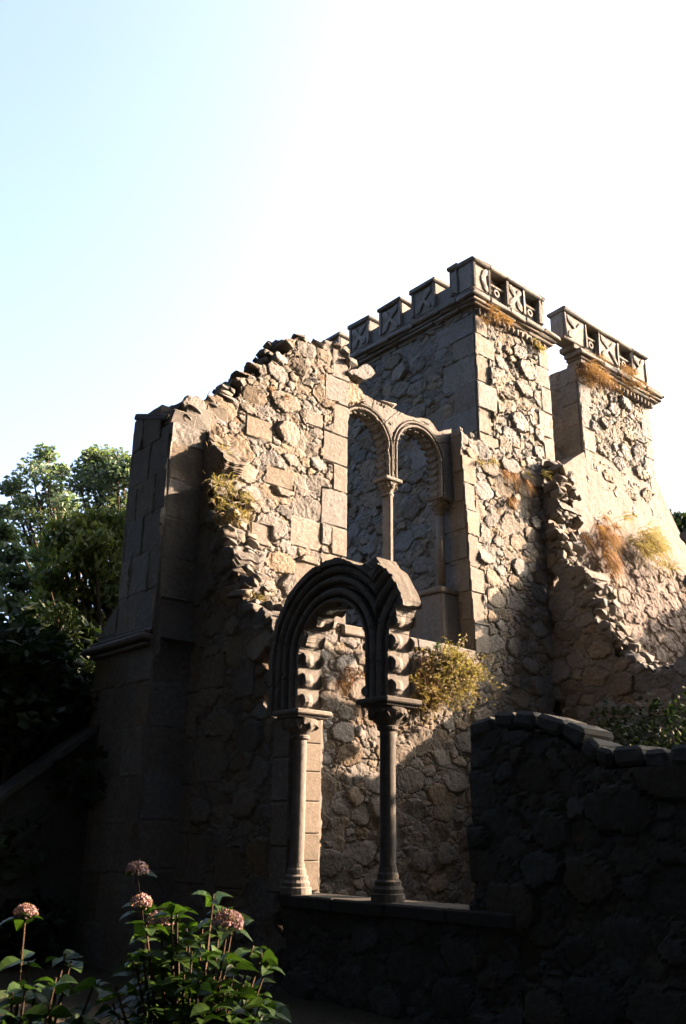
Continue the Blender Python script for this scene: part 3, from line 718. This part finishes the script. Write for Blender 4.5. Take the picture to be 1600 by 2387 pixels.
m2 = [(ee[0], ee[1]+.15), (ee[2], ee[3]-.05), (ee[4], ee[5])]
print('t2', m2)
for (a, b) in m2: merlon(t2, None, 'R', P2Y, a, b, Z0+.1, Z1+.03)
gap(t2, m2[0][1], m2[1][0], P2Y, Z0, Z1+.03); gap(t2, m2[1][1], m2[2][0], P2Y, Z0, Z1+.03)
# rendered flaring foot: lofted rings
mb = MB(); V = []; Q = []
lev = [(10.75, 18.30, 21.55, 11.86), (10.3, 17.6, 21.75, 11.84), (9.8, 16.9, 22.0, 11.8), (9.2, 16.4, 22.35, 11.75), (8.6, 16.2, 22.75, 11.70), (7.5, 16.1, 23.5, 11.6), (5.0, 16.0, 25.0, 11.5), (-.1, 15.9, 26.5, 11.4)]
NU = 230; rows = []
L2 = []
for a, b in zip(lev[:-1], lev[1:]):
    for f in np.linspace(0, 1, max(2, int((a[0]-b[0])/.035)))[:-1]: L2.append(np.array(a)*(1-f)+np.array(b)*f)
L2.append(np.array(lev[-1])); L2 = np.array(L2)
f = np.linspace(0, 1, NU)
Zg = np.repeat(L2[:, :1], NU, 1); Xg = L2[:, 1:2]+(L2[:, 2:3]-L2[:, 1:2])*f
Hn = 0.05*fbm(Xg, Zg, 1.5, 3)+0.02*fbm(Xg, Zg, 8, 5)
rub = np.clip((8.55+2.2*fbm(Xg, Zg, .9, 8)-Zg)*3, 0, 1)                     # bare rubble below the render
Pp, Rr, Aa = place_stones(15.5, 24, 4, 10.5, 93, [(0.14, 0.22, 8), (0.08, 0.12, 40), (.045, .07, 120)])
ID, EE = stone_field(Xg, Zg, Pp, Rr, Aa, 93)
h0 = np.random.RandomState(8).uniform(0, 1.2, len(Rr))[ID]; fl_ = np.clip(fbm(Xg, Zg, 1.4, 14)*5+.3, 0, 1)*.03
Hs = np.maximum(np.clip(EE/.018, 0, 1)*.07*h0, fl_); Hn = Hn+rub*(Hs-.04+0.06*fbm(Xg, Zg, 7, 4)+.03*fbm(Xg, Zg, 20, 6))
tn = np.random.RandomState(5).uniform(.8, 1.1, len(Rr))[ID]
Yg = L2[:, 3:4]-Hn
nr = len(L2); gi = np.arange(nr*NU).reshape(nr, NU)
q = np.stack([gi[:-1, :-1], gi[1:, :-1], gi[1:, 1:], gi[:-1, 1:]], -1).reshape(-1, 4)
Cc = np.stack([1+(tn-1)*rub, rub*(EE < .006)*.3, np.full(Xg.shape, .4)], -1)
mb.add(np.stack([Xg, Yg, Zg], -1).reshape(-1, 3), q, None, Cc.reshape(-1, 3))
def strip(Xe, Ye):                                                      # flank of the flare
    ny = 14; G = np.linspace(0, 1, ny); V = np.stack([np.repeat(Xe[:, None], ny, 1), Ye[:, None]+(15.5-Ye[:, None])*G, np.repeat(L2[:, :1], ny, 1)], -1)
    return V, np.arange(nr*ny).reshape(nr, ny)
V_, g_ = strip(Xg[:, 0], Yg[:, 0]); mb.add(V_.reshape(-1, 3), np.stack([g_[:-1, :-1], g_[:-1, 1:], g_[1:, 1:], g_[1:, :-1]], -1).reshape(-1, 4), None, (.9, 0, .3))
V_, g_ = strip(Xg[:, -1], Yg[:, -1]); mb.add(V_.reshape(-1, 3), np.stack([g_[:-1, :-1], g_[1:, :-1], g_[1:, 1:], g_[:-1, 1:]], -1).reshape(-1, 4), None, (.9, 0, .3))
mb.build('rendered_foot', M_STUC, t2, smooth=False)

# ================================================================== STAIR PARAPET on the left
st = thing('stair_parapet', (5, 12.9, 0), 'dark sloping stone parapet of a stair climbing to the buttress at the left edge', 'parapet')
YS = 12.75
def sl(p0, p1, nm, h, d0, d1):
    a = onR(*p0, YS); b = onR(*p1, YS); s = (b[1]-a[1])/(b[0]-a[0]); x0 = a[0]-3.0; x1 = 6.4
    za = a[1]+s*(x0-a[0]); zb = a[1]+s*(x1-a[0]); mb = MB()
    V = [(x, y, z) for (x, zz) in ((x0, za), (x1, zb)) for y in (YS-d0, YS+d1) for z in (zz-h, zz)]
    mb.add(V, [(0, 1, 3, 2)[::-1], (4, 5, 7, 6), (0, 4, 5, 1)[::1], (2, 3, 7, 6)[::1], (1, 5, 7, 3), (0, 2, 6, 4)], None, (1, 0, .2))
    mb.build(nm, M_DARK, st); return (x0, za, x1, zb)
sl((0, 1852), (220, 1692), 'coping', .10, .12, .45); q_ = sl((0, 1856), (220, 1696), 'panel', .75, 0, .33)
sl((0, 1978), (220, 1808), 'string_course', .09, .08, .4)
mb = MB(); V = [(x, y, z) for (x, zz) in ((q_[0], q_[1]-.7), (q_[2], q_[3]-.7)) for y in (YS-.02, YS+.36) for z in (-0.3, max(zz, -.2))]
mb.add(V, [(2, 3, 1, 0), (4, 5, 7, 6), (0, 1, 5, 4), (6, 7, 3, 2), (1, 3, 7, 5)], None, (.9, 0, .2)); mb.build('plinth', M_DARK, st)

# ================================================================== VEGETATION
def leaves(mb, P, size, rs, asp=1.8, up=0.0, tint=None, droop=0.0):
    n = len(P); d = rs.normal(0, 1, (n, 3)); d[:, 2] = d[:, 2]*.6-droop; d /= np.linalg.norm(d, axis=1)[:, None]
    e = np.cross(d, rs.normal(0, 1, (n, 3))); e /= np.linalg.norm(e, axis=1)[:, None]
    s = size*rs.uniform(.6, 1.3, n)[:, None]
    nn = np.cross(d, e)
    V = np.stack([P-d*s*asp/2, P+e*s/2+nn*s*.12, P+d*s*asp/2, P-e*s/2+nn*s*.12], 1)
    q = np.arange(n*4).reshape(n, 4)
    t = rs.rand(n) if tint is None else tint
    c = np.repeat(np.stack([t, t*0, t*0], 1), 4, 0)
    mb.add(V.reshape(-1, 3), q, None, c)
def tree(loc, h, cr, clumps, label, nm='tree', m=M_LEAF, nleaf=120, ls=.16, seed=1, group=None, cat='tree', droop=0, trunk=True, base=.3, flat=.8, extra=None):
    rs = np.random.RandomState(seed); random.seed(seed)
    t = thing(nm, loc, label, cat, group); L = np.array(loc, float)
    mb = MB(); top = L+np.array([rs.normal(0, .3), rs.normal(0, .3), h*.85])
    tr = h*.022+.05
    tube(mb, [L, L+(top-L)*.3+rs.normal(0, .1, 3), L+(top-L)*.65+rs.normal(0, .15, 3), top], [tr*1.3, tr, tr*.6, tr*.15], 8)
    mbl = MB(); cs = []
    if extra: cs = [(np.array(c[:3], float), c[3]) for c in extra]
    for k in range(clumps):
        z = base+(1-base)*rs.rand()**.85; rr = cr*math.sqrt(max(.05, 1-((z-base)/(1-base)*1.02-.35)**2*1.6))*rs.uniform(.35, 1.0); a = rs.uniform(0, 2*math.pi)
        cs.append((L+np.array([rr*math.cos(a), rr*math.sin(a), h*z]), cr*rs.uniform(.16, .34)))
    for (c, r) in cs:
        a0 = L+(top-L)*min(.9, max(.15, (c[2]-L[2])/h*.75)); mid = (a0+c)/2+np.array([0, 0, -.1*h*.1])
        tube(mb, [a0, mid, c], [tr*.35, tr*.2, tr*.06], 5)
        n = int(nleaf*rs.uniform(.7, 1.3)); d = rs.normal(0, 1, (n, 3)); d /= np.linalg.norm(d, axis=1)[:, None]
        P = c+d*(r*rs.rand(n)[:, None]**.45)*np.array([1.15, 1.15, flat])
        leaves(mbl, P, ls, rs, droop=droop, tint=np.clip(rs.normal(.5, .3, n)+rs.normal(0, .2), 0, 1))
    mb.build('trunk', M_BARK, t); mbl.build('crown', m, t)
    return t
def far(x, y, d): # ground spot under a sight line at horizontal distance d, with height of that sight line
    v = F3*FPX+R3*(x-800)-U3*(y-1193.5); k = d/math.hypot(v[0], v[1]); p = CAM+v*k; return p
def pix_clumps(pts, d): # crown masses, given as real points in the tree
    return [tuple(far(x, y, d+dd))+(r,) for (x, y, dd, r) in pts]
# tall tree on the left with layered boughs
p = far(85, 1950, 34); tree((p[0], p[1], 0), far(85, 1075, 34)[2]-0.2, 2.0, 14, 'tall dark tree with layered boughs and gaps of sky at the left edge', ls=.12, seed=5, base=.25,
     extra=pix_clumps([(110, 1058, 0, .45), (95, 1080, .5, .6), (75, 1105, 0, .65), (40, 1130, 0, .5), (110, 1110, -.5, .55), (140, 1100, 0, .4), (20, 1140, .5, .35), (130, 1150, 0, .55), (85, 1180, .5, .6), (55, 1170, 0, .45),
                       (60, 1210, 0, .5), (10, 1195, 1, .4), (105, 1220, 0, .6), (70, 1260, .3, .55), (150, 1190, .6, .4)], 34), nleaf=230, group=None)
p = far(240, 1950, 30); tree((p[0], p[1], 0), far(240, 1060, 30)[2], 1.7, 12, 'bushy light green tree just left of the buttress top', ls=.10, seed=9, base=.35,
     extra=pix_clumps([(215, 1062, 0, .35), (240, 1060, .5, .45), (270, 1070, 0, .5), (205, 1090, 0, .5), (250, 1100, .5, .6), (290, 1095, 0, .45), (185, 1130, 0, .4), (230, 1140, 0, .6), (275, 1145, 0, .6), (210, 1180, .4, .55), (260, 1185, 0, .6), (300, 1180, .3, .5), (190, 1215, 0, .4)], 30), nleaf=260)
p = far(190, 1950, 21); tree((p[0], p[1], 0), far(200, 1220, 21)[2], 1.6, 16, 'dense conifer with pale drooping sprays beside the buttress', nm='conifer', m=M_CYP, ls=.10, seed=12, base=.1, droop=1.3, nleaf=330,
     extra=pix_clumps([(150, 1235, 0, .4), (190, 1225, 0, .4), (230, 1215, 0, .4), (270, 1220, 0, .4), (130, 1270, 0, .45), (180, 1265, 0, .5), (220, 1260, -.4, .5), (265, 1265, 0, .5), (170, 1310, -.4, .5), (220, 1320, -.4, .5), (260, 1330, 0, .5), (130, 1340, 0, .5), (200, 1390, 0, .5), (250, 1390, 0, .5), (150, 1420, 0, .5), (110, 1400, 0, .4), (215, 1450, 0, .4)], 21))
p = far(20, 1950, 26); tree((p[0], p[1], 0), far(20, 1290, 26)[2], 1.5, 12, 'lighter shrubby tree low at the left edge below the tall tree', ls=.13, seed=15, base=.1, nleaf=260,
     extra=pix_clumps([(10, 1240, 0, .35), (25, 1290, 0, .4), (5, 1330, 0, .5), (45, 1350, 0, .45), (80, 1360, 0, .45), (20, 1400, 0, .5), (60, 1420, 0, .5), (100, 1300, .5, .4)], 26))
# shaded thicket
for (x, d, ytop, sd_, lab) in ((60, 17, 1440, 22, 'near black bushy tree above the stair parapet at the left edge'), (170, 16, 1480, 25, 'near black bushy tree above the stair parapet beside the buttress'), (-40, 15, 1480, 27, 'dark bush at the very left edge under the trees')):
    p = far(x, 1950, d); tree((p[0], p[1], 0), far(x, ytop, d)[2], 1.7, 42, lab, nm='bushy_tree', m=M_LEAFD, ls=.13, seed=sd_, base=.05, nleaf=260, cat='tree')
# hanging lit sprays between the trees
sp = thing('weeping_shrub', tuple(far(140, 1720, 15)[:2])+(0,), 'slender shrub with hanging pale green sprays in front of the dark trees', 'shrub')
mb = MB(); mbl = MB(); rs = np.random.RandomState(4)
b0 = far(140, 1900, 15); b0[2] = 0; tube(mb, [b0, far(140, 1700, 15), far(140, 1460, 15.2), far(120, 1380, 15.2)], [.06, .05, .03, .01], 6)
for (x, y, ln) in ((112, 1410, .5), (130, 1440, .7), (160, 1405, .8), (163, 1450, .7), (118, 1480, .5), (140, 1405, .3), (235, 1540, .5), (180, 1620, .3), (210, 1545, .15), (132, 1540, .2)):
    c = far(x, y, 15); q0 = far(140, 1470, 15.1); tube(mb, [q0, (q0+c)/2+np.array([0, 0, .15]), c, c-np.array([0, 0, ln])], [.012, .01, .006, .003], 4)
    n = int(90*ln+20); P = c+np.stack([rs.normal(0, .06, n), rs.normal(0, .06, n), -rs.rand(n)*ln], 1); leaves(mbl, P, .05, rs, asp=2.2, droop=1.5)
mb.build('stem', M_BARK, sp); mbl.build('foliage', M_CYP, sp)
# tree tip behind the right tower
p = far(1600, 1950, 45); tree((p[0], p[1], 0), far(1600, 1215, 45)[2], 2.4, 34, 'distant dark tree peeping out at the right edge behind the tower', ls=.2, seed=33, base=.3, m=M_LEAFD, nleaf=160,
     extra=pix_clumps([(1578, 1208, 0, .3), (1596, 1212, 0, .4), (1590, 1245, 0, .5), (1610, 1230, 0, .5), (1575, 1225, 0, .25), (1600, 1270, 0, .6)], 45))

def tuft(loc, label, m, n=160, L=.35, spread=.2, out=(0, -1, 0), droop=.5, seed=1, nm='dry_grass_tuft', cat='plant', w=.012, group=None):
    """clump of curved blades, rooted at loc"""
    rs = np.random.RandomState(seed); t = thing(nm, loc, label, cat, group); mb = MB(); Lc = np.array(loc, float); out = np.array(out, float)
    n = int(n*(.6 if n < 450 else 1.1)); spread *= 1.15; L *= .8; w *= .75
    cl = rs.normal(0, spread, (max(3, n//45), 3))
    for k in range(n):
        p = Lc+(cl[rs.randint(len(cl))]+rs.normal(0, spread*.28, 3))*np.array([1, .35, .45]) if abs(out[1]) > .5 else Lc+(cl[rs.randint(len(cl))]+rs.normal(0, spread*.28, 3))*np.array([.35, 1, .45])
        d = rs.normal(0, .6, 3)+out*.7+np.array([0, 0, rs.uniform(-.3, .9)]); d /= np.linalg.norm(d)
        s = L*rs.uniform(.4, 1.2); e = np.cross(d, rs.normal(0, 1, 3)); e /= np.linalg.norm(e); V = []
        for f in (0, .35, .7, 1.0):
            c = p+d*s*f+np.array([0, 0, -droop*s*f*f]); ww = w*(1-f*.85); V += [c-e*ww, c+e*ww]
        tt = rs.rand(); mb.add(V, [(0, 1, 3, 2), (2, 3, 5, 4), (4, 5, 7, 6)], None, (tt, 0, 0))
    mb.build('blades', m, t); return t
def R_(x, y, Y=11.32): return tuple(at(1, Y, x, y))
def L_(x, y, X=6.95): return tuple(at(0, X, x, y))
tuft(R_(1135, 728, 11.75), 'rust brown dry plant growing under the near tower cornice at its corner', M_RUST, 380, .3, .26, seed=2, droop=.6)
tuft(R_(1165, 738, 11.75), 'rust brown dry fern under the middle of the near tower cornice', M_RUST, 200, .25, .16, seed=3, droop=.6)
tuft(R_(1250, 800, 11.8), 'thin dry grass at the right corner of the near tower under the cornice', M_DRY, 120, .35, .12, seed=4, droop=.9)
tuft(R_(1385, 870, 11.75), 'large orange dry plant hanging below the left half of the far tower cornice', M_RUST, 900, .38, .36, seed=5, droop=.8)
tuft(R_(1450, 880, 11.75), 'orange dry fern below the middle of the far tower cornice', M_RUST, 500, .35, .26, seed=6, droop=.9)
tuft(R_(1497, 905, 11.75), 'small orange dry fern at the right end of the far tower cornice', M_RUST, 200, .3, .14, seed=7, droop=.9)
tuft(R_(1414, 1245, 11.45), 'orange fern clump hanging low on the rendered tower foot', M_RUST, 700, .34, .22, seed=8, droop=1.2)
tuft(R_(1425, 1300, 11.4), 'rust coloured trailing fern just below the orange fern on the tower foot', M_RUST, 450, .38, .14, seed=9, droop=1.3)
tuft(R_(1510, 1270, 11.4), 'yellowish dry bush on the right side of the tower foot', M_DRY, 900, .45, .42, seed=10, droop=.6)
tuft(R_(1205, 1110, 11.3), 'red brown strand of dry creeper on the wall right of the window', M_RUST, 260, .25, .13, seed=11, droop=1.4)
tuft(R_(1195, 1160, 11.3), 'red brown creeper tip hanging lower on the wall right of the window', M_RUST, 120, .22, .06, seed=12, droop=1.5)
tuft(R_(1135, 1080, 11.3), 'sparse dry weeds beside the top of the right window jamb', M_DRY, 160, .18, .2, seed=13)
tuft(R_(1255, 1110, 11.25), 'weeds in the corner where the wall meets the cross wall', M_DRY, 200, .22, .18, seed=14)
tuft(L_(545, 1140, 7.1), 'yellow green grass clump high on the broken end of the arcade wall', M_SCRUB, 420, .26, .3, seed=15, out=(-.3, -.8, .3))
tuft(L_(512, 1055, 7.15), 'upright dry grass at the top of the arcade wall stub', M_DRY, 160, .3, .1, seed=16, out=(0, -.7, .6), droop=.2)
tuft(L_(540, 1215, 7.15), 'dry grass clump in the middle of the broken end of the arcade wall', M_DRY, 260, .24, .2, seed=17, out=(-.2, -.8, .3))
tuft(L_(600, 1400, 7.15), 'small dry tuft low on the broken end of the arcade wall beside the arch', M_SCRUB, 180, .2, .12, seed=18, out=(-.2, -.8, .3))
tuft(R_(748, 880), 'small red weed on the window wall near its top', M_RUST, 60, .12, .07, seed=19)
tuft(R_(655, 925), 'little red brown weed growing in a joint of the window wall', M_RUST, 70, .12, .09, seed=20)
# big dry bush under the window sill
def scrub(loc, label, m, n, R0, seed, nm='dry_bush', wire=90):
    rs = np.random.RandomState(seed); t = thing(nm, loc, label, 'bush'); Lc = np.array(loc, float); mb = MB(); mbl = MB()
    for k in range(wire):
        d = rs.normal(0, 1, 3); d[1] = -abs(d[1])*.8; d /= np.linalg.norm(d); s = R0*rs.uniform(.5, 1.15); pts = []
        sd2 = rs.normal(0, .25, 3)
        for f in np.linspace(0, 1, 5): pts.append(Lc+np.array([0, .1, 0])+d*s*f*np.array([1.3, .8, .9])+sd2*s*f*f+np.array([0, 0, -.25*s*f*f]))
        tube(mb, pts, [.007, .006, .005, .004, .002], 3, (rs.rand(), 0, 0))
        nn = n//wire; f = rs.uniform(.35, 1, nn); P = Lc+np.outer(f, d*s*np.array([1.3, .8, .9]))+np.outer(f*f, sd2*s)+rs.normal(0, .03, (nn, 3)); P[:, 2] -= .25*s*f*f
        leaves(mbl, P, .028, rs, asp=2.4)
    mb.build('twigs', m, t); mbl.build('leaves', m, t)
scrub(R_(1050, 1560, 11.15), 'wiry pale yellow bush growing from the wall under the right end of the window sill', M_SCRUB, 6000, .62, 3, wire=260)
scrub(R_(985, 1600, 11.2), 'tangled brownish dry bush on the wall under the window sill behind the right column', M_DRY, 3600, .42, 5, wire=170)
tuft(R_(1000, 1560, 11.2), 'rusty hanging fern under the sill left of the pale bush', M_RUST, 500, .3, .2, seed=24, droop=1.3)
tuft(R_(820, 1560, 11.25), 'rusty fern seen through the front arch on the sunlit wall', M_RUST, 350, .22, .2, seed=25, droop=1.2)
tuft(R_(1010, 1508, 11.25), 'small green weed on the lip of the window sill', M_HYD, 120, .12, .1, seed=26, droop=.4)
# ivy bank behind the low wall
def ivy(loc, rad, n, label, seed, size=.07):
    rs = np.random.RandomState(seed); t = thing('ivy_bank', loc, label, 'ivy'); mb = MB(); d = rs.normal(0, 1, (n, 3)); d /= np.linalg.norm(d, axis=1)[:, None]
    d[:, 2] = np.abs(d[:, 2]); P = np.array(loc)+d*np.array(rad)*rs.uniform(.8, 1.08, n)[:, None]*(1+.25*fbm(d[:, 0]*3+9, d[:, 1]*3+9, 1.3, seed))[:, None]; leaves(mb, P, size, rs, asp=1.2)
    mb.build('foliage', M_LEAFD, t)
    mb = MB(); 
    for k in range(7): a = k*.9; tube(mb, [loc, (loc[0]+rad[0]*.4*math.cos(a), loc[1]+rad[1]*.4*math.sin(a), loc[2]+rad[2]*.5), (loc[0]+rad[0]*.8*math.cos(a), loc[1]+rad[1]*.8*math.sin(a), loc[2]+rad[2]*.6)], [.03, .02, .008], 5)
    mb.build('stem', M_BARK, t)
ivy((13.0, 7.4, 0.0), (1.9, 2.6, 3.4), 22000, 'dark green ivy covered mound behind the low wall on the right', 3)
# hydrangeas
def hleaf(mb, p, d, s, rs, t):
    d = d/np.linalg.norm(d); e = np.cross(d, np.array([0, 0, 1.])+rs.normal(0, .35, 3)); e /= np.linalg.norm(e); n = np.cross(e, d); V = []
    prof = [(0, .02), (.2, .26), (.45, .36), (.7, .27), (.88, .12), (1, .01)]
    for (f, w_) in prof:
        c = p+d*s*f-np.array([0, 0, (.25+.3*t)*s*f*f])+e*.06*s*math.sin(f*5+t*6); V += [c-e*w_*s+n*.1*s*w_*3, c, c+e*w_*s+n*.1*s*w_*3]
    Q = []
    for i in range(5): Q += [(i*3, i*3+1, i*3+4, i*3+3), (i*3+1, i*3+2, i*3+5, i*3+4)]
    mb.add(V, Q, None, (t, 0, 0))
def hydrangea(base, R0, H, heads, label, seed, nst=60):
    rs = np.random.RandomState(seed); t = thing('hydrangea_bush', (base[0], base[1], 0), label, 'bush'); B = np.array([base[0], base[1], 0.]); mb = MB(); ml = MB()
    tips = [np.array(h[:3], float) for h in heads]
    for k in range(nst):
        a = rs.uniform(0, 2*math.pi); rr = R0*math.sqrt(rs.rand()); z = H*rs.uniform(.55, 1.0)*(1-.35*(rr/R0)**2); tips.append(B+np.array([rr*math.cos(a), rr*math.sin(a), z]))
    for tp in tips:
        b = B+(tp-B)*np.array([.35, .35, 0]); mid = (b+tp)/2+np.array([0, 0, .12]); tube(mb, [b, mid, tp], [.012, .009, .006], 5)
        for f in (.45, .65, .82, 1.0):
            c = b*(1-f)**2+2*mid*f*(1-f)+tp*f*f; a0 = rs.uniform(0, 6.28)
            for j in range(2 if f < 1 else 4):
                a = a0+j*math.pi/(1 if f < 1 else 2); hleaf(ml, c-np.array([0, 0, .03]), np.array([math.cos(a), math.sin(a), rs.uniform(.0, .7)]), rs.uniform(.085, .155), rs, rs.rand())
    mb.build('stem', M_BARK, t); ml.build('foliage', M_HYD, t)
    for (x, y, z, r) in heads:
        mh = MB()
        for k in range(150):
            d = rs.normal(0, 1, 3); d[2] = abs(d[2])*1.0-.25; d /= np.linalg.norm(d); c = np.array([x, y, z])+d*r*rs.uniform(.88, 1.05)*np.array([1, 1, .8])
            e = np.cross(d, rs.normal(0, 1, 3)); e /= np.linalg.norm(e); g_ = np.cross(d, e); s = r*.19; tt = rs.rand(); V = [c+d*.004]; 
            for j in range(8):
                a = j*math.pi/4; q = s*(1.0 if j % 2 == 0 else .72); V.append(c+(e*math.cos(a)+g_*math.sin(a))*q+d*.006*rs.normal())
            mh.add(V, None, [(0, j+1, (j+1) % 8+1) for j in range(8)], (tt, 0, 0))
        mh.build('flower_head', M_PET, t)
def head(x, y, X, r): p = at(0, X, x, y); return (p[0], p[1], p[2], r)
hydrangea(tuple(at(0, 3.0, 455, 2200)[:2]), .5, 1.36, [head(532, 2152, 3.05, .078), head(375, 2150, 2.95, .07), head(320, 2030, 3.3, .07), head(330, 2105, 3.1, .06)],
          'hydrangea bush with a few pink heads and bright leaves catching the sun', 3, nst=95)
hydrangea(tuple(at(0, 2.2, 60, 2290)[:2]), 0.6, 1.12, [head(60, 2130, 2.2, .055)], 'shaded hydrangea bush with dim mauve heads at the lower left edge', 6, nst=60)

# unseen trees and shrubs added round the viewer to hold sky light off walls
def shade_plant(x, y, h, r, seed, label, ls=.34, n=5200, cb=.62, cv=.36, nm='added_shade_tree', grp='unseen trees added to shade the ruin', cat='tree'):
    rs = np.random.RandomState(seed); t = thing(nm, (x, y, 0), label, cat, grp); mb = MB(); ml = MB(); B = np.array([x, y, 0.])
    tube(mb, [B, B+np.array([.2, .1, h*.3]), B+np.array([.1, -.2, h*.6]), B+np.array([0, 0, h*.9])], [.32, .25, .17, .04], 9)
    P = []
    for k in range(26):
        d = rs.normal(0, 1, 3); d /= np.linalg.norm(d); c = B+np.array([0, 0, h*cb])+d*np.array([r, r, h*cv])*rs.uniform(.45, .9)
        tube(mb, [B+np.array([0, 0, h*rs.uniform(*((.25, .55) if cb < .7 else (.5, .62)))]), (c+B+np.array([0, 0, h*.45]))/2, c], [.11, .07, .02], 5)
        q = rs.normal(0, 1, (n//26, 3)); q /= np.linalg.norm(q, axis=1)[:, None]; P.append(c+q*r*.42*rs.rand(len(q))[:, None]**.4)
    P = np.concatenate(P); leaves(ml, P, ls, rs, asp=1.5)
    mb.build('trunk', M_BARK, t); ml.build('crown', M_LEAFD, t)
WT = [(-4.5, 1.5, 20, 4.6, 0), (-5.5, 7.5, 22, 4.8, 0), (-4.5, 13.5, 22, 4.4, 0), (-1.5, -4.5, 20, 4.6, 0), (4.5, -7.5, 15, 4.2, 0), (-11, 4, 24, 5, 0), (-11, 12, 25, 5, 0), (-8.5, -4, 22, 5, 0),
      (-6.5, 19, 22, 4.6, 0), (-3.4, 4.2, 25, 5.8, 1), (1.8, -3.4, 25, 6.4, 1), (-2.8, 8.5, 26, 3.8, 1), (6.2, -3.6, 26, 4.8, 1), (11, -6.5, 23, 4.4, 0), (18, -10, 25, 4.8, 0), (25, -15, 25, 4.8, 0), (4, -12, 26, 5, 0), (11, -13, 27, 5, 0), (33, -20, 25, 5, 0), (29, -2, 8.5, 3.8, 0), (34, 5, 9.5, 4, 0), (30, 9, 8, 3.5, 0), (38, -7, 10, 4.4, 0), (-.8, 12, 21, 2.8, 0), (-.2, 17.5, 22, 3.7, 0), (18.4, -6.6, 10.5, 3.3, 2), (27, 8.4, 10.4, 3.3, 3), (14, .5, 21, 4.0, 1), (20, -2, 22, 4.6, 1), (8, -3.5, 20, 4.2, 1), (12.3, 1.9, 21, 2.8, 1), (26.5, -6, 24, 4.2, 1), (21.5, .9, 25, 3.2, 1), (12.6, 3.1, 5.2, 1.5, 4)]
for k, (x, y, h, r, up) in enumerate(WT):
    shade_plant(x, y, h, r, 50+k, 'unseen dark tree added out of view to keep sky light off the ruin', **({}, dict(cb=.74, cv=.22, n=9000), dict(n=1500, ls=.3), dict(n=9000, ls=.3, cb=.55, cv=.42), dict(n=4000, ls=.16, cb=.55, cv=.45))[up])
for k, (x, y, h, r) in enumerate([(-8, -7, 8, 3.4), (-8.2, -1.5, 8, 3.2), (-8.5, 3.8, 8.5, 3.3), (-8.3, 9.2, 8, 3.3), (-7.8, 14.6, 8.5, 3.4), (-6, 20.5, 8.5, 3.6), (-2.5, 25, 9, 3.8), (-4, -10, 8, 3.4), (1, -11, 8, 3.3), (6.5, -11, 8, 3.4), (12, -11.5, 8, 3.4), (0.2, 21.5, 7.5, 2.6)]):
    shade_plant(x, y, h, r, 90+k, 'unseen dense dark shrub added behind the viewer to block low sky light', n=6500, cb=.46, cv=.52, nm='added_shade_shrub', grp='unseen shrubs added behind the viewer for shade', cat='shrub')
